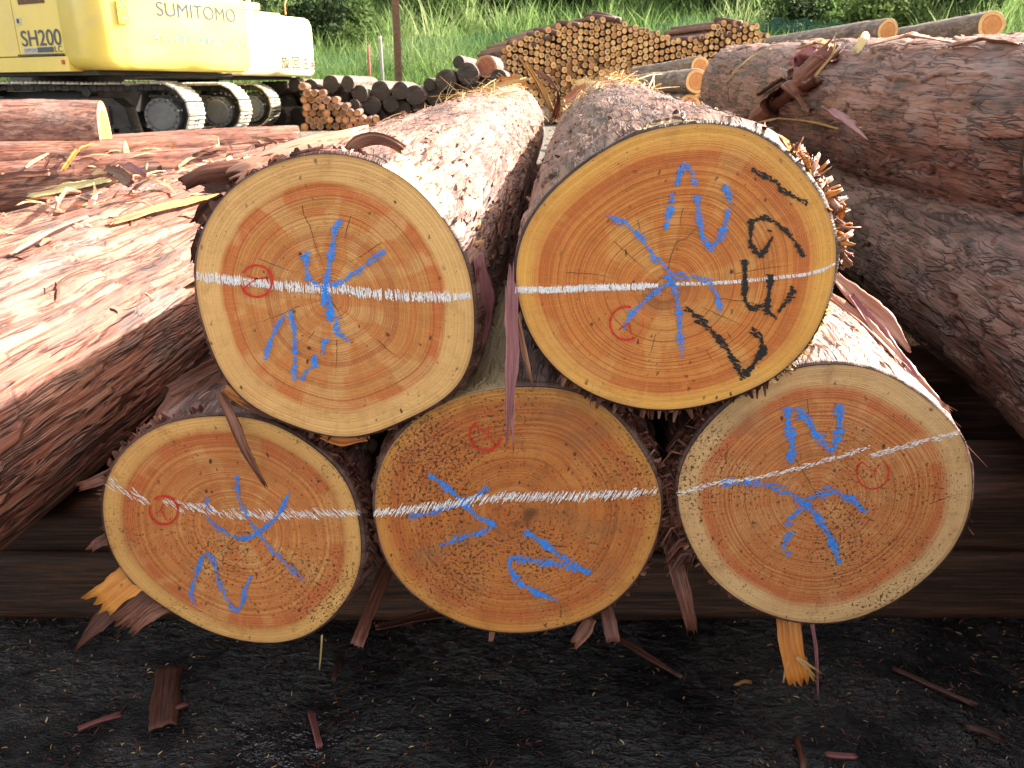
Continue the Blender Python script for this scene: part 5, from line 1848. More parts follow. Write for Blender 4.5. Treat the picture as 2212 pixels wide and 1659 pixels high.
sh = [(shrub_mesh('foliage', 1, 5200, 1.7, 2.2, M['leaf_dark']), stems_mesh(1, 1.7, 2.2)),
      (shrub_mesh('foliage', 2, 5200, 1.6, 1.8, M['leaf_mid']), stems_mesh(2, 1.6, 1.8)),
      (shrub_mesh('foliage', 3, 5200, 2.0, 3.0, M['leaf_dark'], tone_shift=0.15), stems_mesh(3, 2.0, 3.0)),
      (shrub_mesh('foliage', 4, 4200, 1.3, 1.3, M['leaf_mid'], tone_shift=0.1), stems_mesh(4, 1.3, 1.3))]
SHR = [(-6.6, 28.6, 0, 1.0, 'very dark shrub beside the farther excavator'), (-8.6, 27.6, 1, 1.0, 'lighter leafy bush above the farther excavator'), (-4.6, 30.5, 3, 1.2, 'mid green bush left of the steel post, high on the bank'),
       (-5.0, 28.6, 1, 0.75, 'small bush just behind the reeds left of the steel post'), (-2.6, 33.0, 1, 1.1, 'green bush right of the steel post'), (0.2, 35.0, 2, 1.0, 'dark tall shrub above the pole stack, left'),
       (3.0, 36.0, 0, 1.1, 'dark shrub above the crest of the pole stack'), (5.6, 36.5, 1, 1.1, 'light bush above the right hump of the pole stack'), (9.4, 30.5, 0, 0.9, 'dark bushy shrub behind the far right logs'),
       (11.0, 30.0, 3, 1.0, 'greyish green rounded bush behind the far right logs'), (12.4, 30.0, 1, 1.1, 'bush behind the farthest right log end'), (13.6, 29.8, 3, 0.9, 'low bush at the right edge'),
       (15.5, 31.5, 2, 1.2, 'tall dark shrub at the right edge'), (8.0, 35.5, 2, 1.2, 'tall dark shrub high on the bank, right of centre'), (-10.8, 30.0, 2, 1.2, 'tall dark shrub behind both excavators'),
       (-13.5, 29.0, 0, 1.3, 'dark shrub behind the nearer excavator'), (-16.5, 30.0, 2, 1.3, 'tall dark shrub at the far left'), (-1.5, 36.0, 2, 1.3, 'tall dark shrub high above the steel post'), (12.0, 37.0, 2, 1.3, 'tall dark shrub high on the right of the bank')]
rs = random.Random(3)
for x, y, k, s, lab in SHR:
    z = float(bank_z(x, y)[0])
    root = thing('shrub', lab, 'shrub', (x, y, z), rs.uniform(0, 6.28), 'shrubs on the bank')
    root.scale = (s, s, s)
    link('foliage', sh[k][0], root)
    link('stems', sh[k][1], root)
# wooded slope behind
V, CO = [], []
g_ = np.random.default_rng(9)
N = 42000
X = g_.uniform(-60, 60, N); Yb = g_.uniform(37, 62, N)
Zb = ground_height(X, Yb) + g_.uniform(0, 1, N) ** 0.6 * (3.5 + 2.5 * fbm(X * 0.3 + 50, Yb * 0.3, 4))
a = g_.normal(0, 1, (N, 3)); a /= np.linalg.norm(a, axis=1)[:, None]
b = np.cross(a, g_.normal(0, 1, (N, 3))); b /= np.linalg.norm(b, axis=1)[:, None]
s = g_.uniform(0.22, 0.45, N)[:, None]
P = np.stack([X, Yb, Zb], 1)
V = np.stack([P - a * s, P + b * s * .45, P + a * s, P - b * s * .45], 1).reshape(-1, 3)
co = np.zeros((N, 4, 4), dtype=np.float32)
co[:, :, 0] = np.clip(fbm(X * .6 + 60, Yb * .6, 6) * 1.4 - .2 + g_.uniform(-.25, .25, N), 0, 1)[:, None]
o = link('woodland', mesh_np('woodland', V, quads=np.arange(N * 4).reshape(-1, 4), mats=[M['leaf_mid']], cols=co.reshape(-1, 4), smooth=False))
tag(o, 'dense woodland covering the slope behind the yard', kind='stuff')

# green net draped over the reeds
n = NT('teal_net_mesh')
ob = n.coord('UV')
n.finish((0.05, 0.20, 0.14), 0.6, None, 0.3)
tp = n.t.nodes.new('ShaderNodeBsdfTransparent')
mx = n.t.nodes.new('ShaderNodeMixShader')
u_, v_, w_ = n.sep(ob)
gr = n.math('MAXIMUM', n.step(n.math('PINGPONG', n.math('MULTIPLY', u_, 40.0), 0.5), 0.36, 0.40), n.step(n.math('PINGPONG', n.math('MULTIPLY', v_, 40.0), 0.5), 0.36, 0.40))
n.set(mx.inputs[0], n.math('MULTIPLY', gr, 0.5))
n.t.links.new(tp.outputs[0], mx.inputs[1])
n.t.links.new(n.b.outputs[0], mx.inputs[2])
n.t.links.new(mx.outputs[0], n.out.inputs[0])
M['net'] = n.mat


def net(label, pts, Yd, depth, seed):
    V, UV = [], []
    xs = np.linspace(0, 1, 90)
    cx_ = np.interp(xs, np.linspace(0, 1, len(pts)), [p[0] for p in pts])
    cy_ = np.interp(xs, np.linspace(0, 1, len(pts)), [p[1] for p in pts])
    nr = 12
    for j in range(nr):
        v = j / (nr - 1)
        for i in range(90):
            p = at(cx_[i], cy_[i], Yd)
            wob = float(vnoise(np.array([i * .22]), np.array([j * .4]), seed)[0]) - .5
            V.append((p[0], Yd - 0.12 * math.sin(v * 3) + wob * .12 + v * 0.1, p[2] + 0.05 + wob * 0.10 - v * depth))
            UV.append((p[0], v * depth))
    o = link('safety_net', mesh_np('safety_net', V, quads=grid_quads(90, nr, closed=False), mats=[M['net']], uv=UV))
    tag(o, label, 'net', 'green nets draped over the reeds')


net('long green net draped over the reeds left of the pole stack', [(665, 122), (740, 122), (850, 100), (930, 78), (1010, 82), (1090, 72), (1150, 80)], 21.3, 0.55, 2)
net('green net draped over the reeds between the two humps of the pole stack', [(1395, 62), (1450, 48), (1500, 38), (1560, 44), (1600, 50)], 21.3, 0.5, 5)
net('green net draped over the reeds right of the pole stack', [(1600, 50), (1660, 45), (1720, 46), (1800, 50), (1850, 52)], 21.4, 0.5, 7)

# ---------------------------------------------------------------- loose bark
from mathutils.bvhtree import BVHTree
_bv, _bf = [], []
for o_ in list(C.objects):
    if o_.name.split('.')[0] in ('bark', 'cut_face') and o_.parent is not None and o_.parent.location.y < 7:
        me_ = o_.data
        co_ = np.empty(len(me_.vertices) * 3, dtype=np.float32)
        me_.vertices.foreach_get('co', co_)
        co_ = co_.reshape(-1, 3) + np.array(o_.parent.location, dtype=np.float32)
        b0_ = len(_bv)
        _bv.extend(map(tuple, co_.tolist()))
        _bf.extend(tuple(i + b0_ for i in p_.vertices) for p_ in me_.polygons)
BVH = BVHTree.FromPolygons(_bv, _bf)
del _bv, _bf


def look(x, y):
    """first surface met from the photographer's standpoint"""
    r = ray(x, y)
    p, nrm, idx, dist_ = BVH.ray_cast(Vector((0, 0, CAMZ)), Vector(r).normalized(), 60)
    return (np.array(p), np.array(nrm) * (1 if nrm.dot(Vector(r)) < 0 else -1)) if p is not None else (at(x, y, 3.0), np.array([0, 0, 1.0]))


def strip_mesh(name, P, W, mat, tone, rnd, curl=0.2, thick=0.0015, fray=0.3, roll=0.0, hint=(0, -1, 0.35), nu=7, jag=None, twist=0.0):
    """P: Kx3 centreline, W: widths"""
    P = np.array(P, float)
    K_ = max(10, int(np.sum(np.linalg.norm(np.diff(P, axis=0), axis=1)) / 0.006))
    K_ = min(K_, 60)
    cum = np.concatenate([[0], np.cumsum(np.linalg.norm(np.diff(P, axis=0), axis=1))])
    s = np.linspace(0, cum[-1], K_)
    C_ = np.stack([np.interp(s, cum, P[:, i]) for i in range(3)], 1)
    Wd = np.interp(s, cum, W if hasattr(W, '__len__') else [W] * len(P))
    if K_ > 8:
        ker = np.array([1, 2, 3, 2, 1.]) / 9
        for i in range(3):
            pad = np.concatenate([[C_[0, i]] * 2, C_[:, i], [C_[-1, i]] * 2])
            C_[1:-1, i] = np.convolve(pad, ker, 'valid')[1:-1]
    V, UV, F = [], [], []
    jagv = [rnd.uniform(0, 1) for _ in range(nu)]
    jagw = [rnd.uniform(0, 1) for _ in range(nu)]
    eps = (jag if jag is not None else fray * float(np.mean(Wd)))
    ph = rnd.uniform(0, 6)
    el = er = 0.0
    for k in range(K_):
        t = C_[min(k + 1, K_ - 1)] - C_[max(k - 1, 0)]
        t /= np.linalg.norm(t) + 1e-9
        h = np.array(hint, float)
        side = np.cross(t, h); side /= np.linalg.norm(side) + 1e-9
        nn = np.cross(side, t)
        ra = roll + twist * k / K_
        side, nn = side * math.cos(ra) + nn * math.sin(ra), nn * math.cos(ra) - side * math.sin(ra)
        w = Wd[k] * (1 + 0.06 * math.sin(ph + k * 0.5))
        el, er = el * .6 + rnd.uniform(-.09, .09), er * .6 + rnd.uniform(-.09, .09)
        for j in range(nu):
            u = j / (nu - 1) * 2 - 1
            u = u + (el if j == 0 else 0) + (er if j == nu - 1 else 0)
            p = C_[k] + side * u * w / 2 + nn * (curl * w * (u * u - 0.4)) + nn * (0.0010 * math.sin(j * 2.4 + k * 0.12 + ph) + 0.0006 * math.sin(j * 4.1 + k * 0.3))
            if k == 0:
                p = p - t * eps * jagv[j]
            if k == K_ - 1:
                p = p + t * eps * jagw[j]
            V.append(p + nn * thick / 2)
            UV.append((u * w / 2 + ph, s[k]))
    n1 = len(V)
    for k in range(K_):
        for j in range(nu):
            i = k * nu + j
            # underside, offset by local normal estimated from neighbours
            V.append(V[i] - nn * thick)
            UV.append(UV[i])
    for k in range(K_ - 1):
        for j in range(nu - 1):
            a_ = k * nu + j
            F.append((a_, a_ + 1, a_ + nu + 1, a_ + nu))
            F.append((n1 + a_, n1 + a_ + nu, n1 + a_ + nu + 1, n1 + a_ + 1))
        a_, b_ = k * nu, k * nu + nu - 1
        F.append((a_, a_ + nu, n1 + a_ + nu, n1 + a_))
        F.append((b_, n1 + b_, n1 + b_ + nu, b_ + nu))
    for j in range(nu - 1):
        F.append((j, n1 + j, n1 + j + 1, j + 1))
        a_ = (K_ - 1) * nu + j
        F.append((a_, a_ + 1, n1 + a_ + 1, n1 + a_))
    cols = [(tone + rnd.uniform(-.04, .04), 0, 0, 1) for _ in V]
    org = P[0]
    me = mesh_np(name, np.array(V) - org, faces=F, mats=[mat], uv=UV, cols=cols)
    try:
        me.shade_auto_smooth
    except Exception:
        pass
    return me, org


def strip(label, P, W, mat='wood_strip', tone=0.4, name='bark_strip', cat='bark strip', parent=None, porg=None, **kw):
    me, org = strip_mesh(name, P, W, M[mat], tone, rq, **kw)
    if parent is not None:
        return link(name, me, parent, loc=tuple(org - np.array(porg)))
    o = link(name, me, None, loc=tuple(org))
    return tag(o, label, cat)


rq = random.Random(77)
A3 = lambda *pts: [at(*p) for p in pts]
BP = 'loose bark pieces'
# hanging between the upper logs
strip('mauve-pink shred of inner bark hanging between the two upper logs', A3((1106, 598, .770), (1104, 680, .758), (1108, 760, .752), (1102, 850, .748), (1096, 935, .748)), [.008, .014, .013, .009, .002], 'mauve', 0.55, curl=0.45, jag=0.02, nu=9)
strip('thin pink fibre split off the mauve shred', A3((1096, 640, .765), (1098, 740, .756), (1106, 850, .750), (1109, 970, .747)), [.004, .005, .005, .001], 'mauve', 0.75, curl=0.4, jag=0.01)
strip('narrow brown splinter hanging beside the mauve shred', A3((1118, 690, .762), (1132, 760, .756), (1150, 832, .752)), [.006, .006, .002], 'wood_strip', 0.58, curl=0.1, jag=0.006)
strip('stub of dark red bark on the right edge of the upper left log', A3((1032, 560, .79), (1046, 640, .79), (1042, 700, .80), (1030, 760, .80)), [.012, .020, .018, .008], 'mauve', 0.22, curl=0.3, roll=0.5)
strip('split brown lath of bark lying across the top of the lower left log face', A3((476, 856, .785), (500, 905, .772), (530, 975, .768), (568, 1042, .772)), [.009, .011, .009, .003], 'wood_strip', 0.42, curl=-0.35, jag=0.01)
strip('thin side splinter of the brown lath on the lower left log', A3((500, 868, .79), (545, 885, .785), (590, 905, .785)), [.005, .005, .003], 'wood_strip', 0.3)
# lower left torn bark
strip('bright orange torn bark flap sticking out below the lower left log', A3((300, 1238, .80), (262, 1268, .788), (222, 1300, .782)), [.034, .036, .034], 'orange_wood', 0.6, curl=0.06, jag=0.016, nu=12)
strip('dark pointed bark shard below the orange flap', A3((270, 1290, .82), (225, 1335, .80), (190, 1370, .79), (163, 1405, .785)), [.028, .022, .012, .002], 'wood_strip', 0.22, curl=0.1, nu=9)
strip('brown bark shard between the orange flap and the lower left log', A3((330, 1280, .805), (290, 1315, .79), (262, 1338, .785)), [.018, .022, .018], 'wood_strip', 0.38, jag=0.014, nu=9)
strip('reddish bark shard under the lower left log edge', A3((356, 1308, .80), (318, 1325, .79), (292, 1352, .785)), [.018, .020, .014], 'wood_strip', 0.42, jag=0.012, nu=9)
strip('small reddish bark stub at the left edge of the lower left log', A3((240, 1025, .80), (205, 1040, .79), (176, 1050, .79)), [.013, .012, .009], 'wood_strip', 0.36, jag=0.006)
strip('second small bark stub at the left edge of the lower left log', A3((238, 1160, .80), (215, 1170, .795), (200, 1182, .79)), [.014, .012, .008], 'wood_strip', 0.3, jag=0.008)
# bottom right orange strip
strip('bright orange bark strip hanging from the lower right log over the wet ground', A3((1702, 1335, .80), (1708, 1395, .786), (1728, 1462, .775)), [.028, .026, .030], 'orange_wood', 0.45, curl=0.06, jag=0.012, nu=14)
for j, (a, b) in enumerate([((1722, 1420), (1772, 1452)), ((1726, 1425), (1762, 1462)), ((1700, 1430), (1692, 1470)), ((1738, 1440), (1756, 1468))]):
    strip(['long orange fibre splayed from the hanging orange strip', 'short orange fibre splayed from the hanging orange strip', 'orange fibre at the left of the hanging strip tip', 'orange fibre at the right of the hanging strip tip'][j],
          A3((*a, .780), (*b, .772)), [.004, .0012], 'straw', 0.6, name='wood_fibre', cat='fibre', curl=0.1, jag=0.003)
strip('thin reddish twig hanging beside the orange strip', A3((1752, 1340, .79), (1762, 1400, .785), (1764, 1450, .78), (1767, 1508, .775)), [.0045, .004, .0035, .0012], 'mauve', 0.4, name='twig', cat='twig', curl=0.6)
strip('pale straw hanging below the lower left log', A3((696, 1372, .78), (694, 1410, .778), (690, 1446, .776)), [.0016, .0016, .0008], 'straw', 0.9, name='straw', cat='straw', curl=0.3)
# between bottom middle and lower right
strip('dark red bark strip dangling between the bottom middle and lower right logs', A3((1440, 1125, .83), (1455, 1200, .81), (1478, 1290, .79), (1492, 1350, .785)), [.022, .018, .018, .012], 'wood_strip', 0.33, curl=0.3, jag=0.014, nu=9)
strip('shaggy brown bark shred on the left flank of the lower right log', A3((1455, 990, .80), (1450, 1050, .795), (1460, 1130, .79)), [.012, .016, .010], 'wood_strip', 0.28, curl=0.4, jag=0.014)
strip('brown lath leaning under the gap left of the bottom middle log', A3((842, 1215, .90), (810, 1290, .86), (772, 1392, .80)), [.016, .017, .014], 'wood_strip', 0.33, curl=0.1)
strip('thin bark lath lying on the mud under the bottom middle log', A3((985, 1318, 1.0), (900, 1335, .96), (815, 1355, .92)), [.018, .015, .010], 'wood_strip', 0.26, hint=(0, -.4, 1), curl=0.1)
strip('square bark stub sticking down under the bottom middle log', A3((1306, 1300, .83), (1318, 1345, .81), (1325, 1384, .80)), [.014, .016, .016], 'wood_strip', 0.36, curl=0.1, jag=0.003)
strip('crumpled bark shred under the bottom middle log, left of the square stub', A3((1272, 1340, .80), (1262, 1362, .795), (1244, 1382, .79)), [.014, .016, .012], 'wood_strip', 0.42, curl=0.5, jag=0.008)
strip('tiny orange stub under the bottom middle log', A3((1064, 1362, .80), (1060, 1384, .795)), [.006, .005], 'wood_strip', 0.55)
strip('long dark lath on the wet ground right of the bottom middle log', A3((1330, 1375, .84), (1400, 1420, .80), (1470, 1462, .765)), [.010, .009, .005], 'wood_strip', 0.12, hint=(0, 0, 1))
# upper left log: curls on top
strip('large curled pink bark slab lying on top of the upper left log', A3((530, 366, .790), (590, 340, .80), (660, 314, .815), (765, 288, .84)), [.024, .032, .030, .016], 'salmon', 0.50, hint=(-.1, -.8, 1), curl=-0.15, thick=0.003, jag=0.018, nu=11)
strip('brown curled bark end poking left from the upper left log', A3((405, 388, .80), (440, 370, .805), (480, 366, .81), (530, 358, .82)), [.014, .020, .022, .018], 'wood_strip', 0.30, hint=(-.2, -.9, .5), curl=-0.5, thick=0.004, jag=0.01, nu=11)
strip('small dark bark tab at the upper left rim of the upper left log', A3((445, 408, .785), (470, 408, .785), (500, 402, .79)), [.007, .010, .008], 'wood_strip', 0.12, curl=0.4, jag=0.006)
strip('dark bark tab on the left rim of the upper left log', A3((428, 482, .79), (452, 452, .785), (482, 428, .785)), [.010, .014, .008], 'wood_strip', 0.14, curl=0.4, jag=0.008)
strip('narrow dark rim bark on the left of the upper left log', A3((421, 560, .785), (424, 530, .785), (432, 502, .785)), [.006, .008, .005], 'wood_strip', 0.12, curl=0.4, jag=0.006)
strip('rolled red-brown bark curl at the top of the upper left log face', A3((752, 328, .790), (765, 308, .795), (800, 296, .80), (835, 300, .80), (868, 322, .80)), [.009, .011, .012, .011, .010], 'wood_strip', 0.45, hint=(.1, -1, .2), curl=-0.2, thick=0.003, nu=9, jag=0.003)
strip('flat bark lid along the top edge of the upper left log face', A3((632, 334, .782), (690, 328, .785), (752, 334, .785)), [.006, .010, .006], 'wood_strip', 0.16, hint=(0, -.3, 1), curl=0.2, thick=0.003)
# between A and the stack
strip('grey fibrous bark slab wedged left above the lower left log', A3((375, 905, .86), (420, 860, .87), (470, 815, .89), (520, 780, .92)), [.036, .046, .044, .030], 'wood_strip', 0.50, hint=(-.3, -.9, .5), curl=0.15, thick=0.004, jag=0.02, nu=13)
strip('brown bark lath above the grey fibrous slab', A3((372, 842, .86), (420, 812, .87), (478, 782, .90)), [.014, .018, .016], 'wood_strip', 0.40, jag=0.006)
strip('orange bast flap tucked under the upper left log', A3((490, 840, .795), (530, 862, .79), (580, 888, .79)), [.014, .016, .010], 'orange_wood', 0.4, curl=0.2)
strip('long thin lath in the dark gap at the left', A3((352, 975, .83), (410, 940, .85), (470, 905, .86)), [.006, .006, .004], 'wood_strip', 0.34)
strip('orange splintered bark under the bottom of the upper left log', A3((700, 938, .785), (740, 950, .785), (782, 944, .785)), [.010, .014, .010], 'orange_wood', 0.3, curl=0.3, jag=0.006)
# right side
strip('long salmon bark strip slanting down at the right of the lower right log', A3((1808, 600, 1.02), (1860, 650, .98), (1915, 690, .95), (1955, 745, .93)), [.014, .022, .020, .006], 'salmon', 0.40, curl=0.15, thick=0.002, jag=0.012, nu=9)
strip('second salmon bark strip below the long one', A3((1790, 640, 1.0), (1860, 690, .95), (1930, 760, .90), (1985, 830, .86), (2038, 878, .835)), [.010, .013, .014, .013, .004], 'salmon', 0.55, curl=0.35, thick=0.002, jag=0.01, nu=9, roll=0.4)
strip('narrow brown bark strip between the two salmon strips', A3((1840, 640, .98), (1900, 720, .93), (1960, 790, .88), (1990, 838, .86)), [.008, .014, .012, .005], 'mauve', 0.42, curl=0.3)
# shaggy tuft on the right edge of the largest log
for j in range(120):
    u = rq.random()
    bx = 1712 + 100 * math.sin(u * 1.6)
    by = 325 + 235 * u
    ln = rq.uniform(5, 20) if rq.random() < 0.6 else rq.uniform(18, 52)
    an = R(-48 + 70 * u + rq.uniform(-70, 70))
    q0_ = rq.uniform(-14, 6)
    p0_ = (bx + q0_, by + rq.uniform(-10, 10))
    mid_ = (p0_[0] + ln * .5 * math.cos(an), p0_[1] + ln * .5 * math.sin(an) + rq.uniform(-3, 3))
    an += R(rq.uniform(-40, 40))
    p1_ = (mid_[0] + ln * .5 * math.cos(an), mid_[1] + ln * .5 * math.sin(an))
    Y0 = .775 + rq.uniform(0, .02)
    w_ = rq.uniform(.0015, .004) if rq.random() < 0.45 else rq.uniform(.005, .012)
    ln = min(ln, 30) if w_ > .004 else ln
    strip(None, A3((*p0_, Y0), (*mid_, Y0 + rq.uniform(-.01, .004)), (*p1_, Y0 - rq.uniform(-.012, .012))), [w_, w_ * rq.uniform(.7, 1.1), w_ * rq.uniform(.3, .9)], rq.choice(('wood_strip', 'wood_strip', 'orange_wood', 'salmon')), rq.uniform(.2, .7), name='bark_shred', parent=TR, porg=oTR, curl=rq.uniform(-.18, .18), jag=0.004, roll=rq.uniform(-1.0, 1.0), nu=4)
# slab pile on the thick right log
def on(x, y, lift=0.01):
    p, nrm = look(x, y)
    if nrm[1] > 0.2:
        nrm = -nrm
    return p + np.array([0, -0.3, 0.95]) * lift


def lay(label, pts, W, mat, tone, lift=0.008, **kw):
    return strip(label, [on(x, y, lift * (1 + (0.8 if 0 < i < len(pts) - 1 else 0))) for i, (x, y) in enumerate(pts)], W, mat, tone, **kw)


YQ = 0.0


def A4(*pts):
    # pieces resting against the front of the thick right log at this bearing
    return [at(x, y, look(max(x, 1645), min(y, 190))[0][1] - 0.035 + dy) for x, y, dy in pts]


strip('big red-brown bark slab lying across the thick right log', A4((1622, 262, 0), (1670, 222, -.03), (1725, 180, -.03), (1788, 122, 0)), [.06, .075, .075, .06], 'wood_strip', 0.42, thick=0.010, curl=-0.3, nu=13, jag=0.05)
strip('dark red bark slab tucked under the big slab on the thick right log', A4((1600, 268, .03), (1650, 250, 0), (1712, 205, 0), (1760, 178, 0)), [.03, .045, .045, .03], 'wood_strip', 0.26, thick=0.008, curl=0.3, nu=11, jag=0.04)
strip('narrow dark bark lath beside the big slab on the thick right log', A4((1640, 205, 0), (1700, 165, -.02), (1762, 128, 0)), [.018, .022, .02], 'wood_strip', 0.15, curl=0.3, jag=0.02)
strip('mauve bark plate on the crest of the thick right log', A4((1712, 142, 0), (1745, 124, 0), (1792, 128, 0)), [.05, .07, .05], 'mauve', 0.45, curl=0.2, jag=0.03, nu=9)
strip('splintered lath sticking out under the big slab', A4((1690, 150, -.04), (1720, 205, -.06), (1742, 240, -.05)), [.012, .014, .008], 'wood_strip', 0.5, curl=0.3, jag=0.02)
strip('pointed bark blade hanging over the grey log at the right', A4((1788, 235, -.1), (1826, 262, -.14), (1872, 302, -.2)), [.03, .035, .004], 'mauve', 0.35, curl=0.2)
strip('curved pale orange bark band below the big slab', A4((1618, 268, 0), (1680, 256, -.02), (1750, 262, -.02), (1812, 278, -.02)), [.006, .016, .022, .006], 'straw', 0.5, curl=0.1)
lay('pale chip standing on the thick right log', [(1846, 128), (1862, 108), (1872, 98)], [.014, .024, .006], 'straw', 1.0, lift=0.02, name='wood_chip', cat='chip')
lay('white-lit bark sheet on the crest of the thick right log', [(1890, 104), (1960, 98), (2050, 104)], [.02, .03, .02], 'salmon', 0.85, lift=0.012, curl=0.1, nu=9, jag=0.02)
lay('second bark sheet farther right on the crest of the thick right log', [(2060, 108), (2120, 102), (2190, 104)], [.01, .02, .012], 'wood_strip', 0.5, lift=0.008, curl=0.2, jag=0.02)
lay('bright orange bast sheet near the left end of the thick right log', [(1725, 112), (1765, 106), (1800, 110)], [.02, .03, .015], 'straw', 0.55, lift=0.01, curl=0.2, jag=0.02)
strip('green straw arching over the end of the thick right log', A3((1575, 172, 2.9), (1590, 150, 2.85), (1625, 120, 2.8), (1665, 105, 2.8)), [.004, .005, .005, .003], 'straw', 0.95, name='straw', cat='straw')
strip('pale bent stalk on the thick right log', A3((1760, 165, 2.2), (1780, 140, 2.2), (1800, 118, 2.2), (1806, 70, 2.2)), [.006, .006, .005, .002], 'straw', 0.7, name='stalk', cat='straw')

# debris on the left logs
lay('long orange bast sheet lying on the big left log', [(250, 490), (330, 470), (420, 448), (470, 430)], [.012, .018, .022, .010], 'orange_wood', 0.75, curl=0.1, jag=0.02, nu=9)
lay('bleached wood sheet on the debris-covered left log', [(70, 425), (150, 410), (230, 392)], [.03, .045, .025], 'straw', 1.0, curl=0.1, jag=0.03, nu=9)
lay('dark red-brown bark block in the left debris', [(232, 375), (265, 405), (292, 425)], [.03, .034, .026], 'wood_strip', 0.30, lift=0.03, thick=0.006, nu=9)
lay('mauve bark plate beside the dark block', [(262, 372), (290, 390), (320, 398)], [.022, .03, .018], 'mauve', 0.4, lift=0.03)
lay('brown bark plank at the left picture edge', [(-10, 395), (50, 392), (108, 382)], [.03, .034, .03], 'wood_strip', 0.40, lift=0.02, thick=0.005)
lay('bent bark strip standing up in the left debris', [(95, 385), (112, 358), (140, 352), (155, 368)], [.016, .018, .018, .012], 'wood_strip', 0.44, lift=0.02)
lay('leaning orange-yellow bark strip in the left debris', [(140, 380), (175, 345), (205, 322)], [.018, .022, .014], 'orange_wood', 0.7, lift=0.03)
lay('pink bark plate standing on the big left log', [(128, 475), (150, 440), (172, 430)], [.028, .030, .02], 'salmon', 0.5, lift=0.02, nu=9)
lay('thin salmon strip along the big left log', [(30, 560), (110, 522), (190, 478)], [.010, .014, .006], 'salmon', 0.55)
lay('flat brown bark lath along the big left log', [(245, 492), (310, 478), (395, 452)], [.006, .008, .006], 'wood_strip', 0.45)
lay('small dark bark wedge behind the upper left log', [(545, 305), (575, 315), (600, 318)], [.014, .02, .014], 'wood_strip', 0.42, lift=0.02)
lay('long flat bark piece behind the upper left log', [(420, 345), (480, 330), (560, 318), (620, 308)], [.02, .03, .03, .02], 'wood_strip', 0.44, lift=0.02, nu=9)
# crest debris between the two upper logs
for j, (a, b, w, t, mt, lab) in enumerate([((1190, 232), (1140, 140), .012, .62, 'straw', 'tall orange needle sheaf standing between the far ends of the upper logs'), ((1185, 228), (1125, 128), .010, .5, 'straw', 'second tall orange needle stem beside the sheaf'),
                                  ((1050, 195), (1135, 172), .012, .75, 'straw', 'yellow stalk lying across the crest of the upper left log'), ((1165, 158), (1200, 190), .012, .4, 'wood_strip', 'grey-brown stick at the far end of the upper left log'),
                                  ((1200, 250), (1205, 205), .012, .5, 'wood_strip', 'upright brown bark lath in the cleft between the upper logs'), ((1085, 175), (1128, 178), .02, .5, 'orange_wood', 'orange bark chunk on the crest of the upper left log'),
                                  ((1225, 215), (1262, 185), .02, .45, 'salmon', 'reddish bark sheet at the far left corner of the largest log'), ((1250, 178), (1278, 180), .014, .9, 'straw', 'pale chip on the far crest of the largest log'),
                                  ((1340, 178), (1370, 158), .008, .6, 'wood_strip', 'thin stick poking up behind the largest log')]):
    Yq = 2.2 if j != 4 else 1.7
    strip(lab, A3((*a, Yq), ((a[0] + b[0]) / 2 + 3, (a[1] + b[1]) / 2 - 3, Yq - .02), (*b, Yq - .05)), [w, w * .9, w * .4], mt, t, curl=0.3, jag=0.02)

# ground pieces -----------------------------------------------------------
def gpt(x, y, lift=0.004):
    r = ray(x, y)
    t = -CAMZ / r[2]
    p = np.array([0, 0, CAMZ]) + r * t
    p[2] = float(ground_height(np.array([p[0]]), np.array([p[1]]))[0]) + lift
    return p


for lab, pts, w, mt, t in [('wide dark red bark slab lying on the wet ground at the left', [(365, 1455), (352, 1575)], .034, 'wood_strip', .17),
                           ('splintery bark piece beside the puddle', [(672, 1540), (690, 1610)], .008, 'mauve', .12), 
                           ('thin dark splinter below the bottom middle log', [(735, 1430), (722, 1470)], .005, 'wood_strip', .2), ('long purple bark sliver at the lower left', [(180, 1580), (255, 1555)], .007, 'mauve', -.1),
                           ('purple bark sliver next to the longer one at the lower left', [(345, 1555), (400, 1530)], .006, 'mauve', -.05), ('flat red bark chip at the lower right', [(1790, 1636), (1842, 1640)], .006, 'mauve', .1),
                           ('long brown bark piece at the right bottom edge', [(2085, 1580), (2160, 1608)], .010, 'wood_strip', .05), ('dark curved sliver near the bottom right', [(1720, 1600), (1735, 1665)], .006, 'wood_strip', .3),
                           ('thin dark lath far right on the ground', [(1930, 1450), (2100, 1530)], .006, 'wood_strip', .12), ('brown chip lying left of the hanging orange strip', [(1594, 1486), (1618, 1480)], .004, 'straw', .2)]:
    P_ = [gpt(*pts[0], .006), gpt((pts[0][0] + pts[1][0]) / 2, (pts[0][1] + pts[1][1]) / 2, .008), gpt(*pts[1], .006)]
    strip(lab, P_, w, mt, t, hint=(0, 0, 1), curl=-0.15, thick=0.003, jag=0.006)


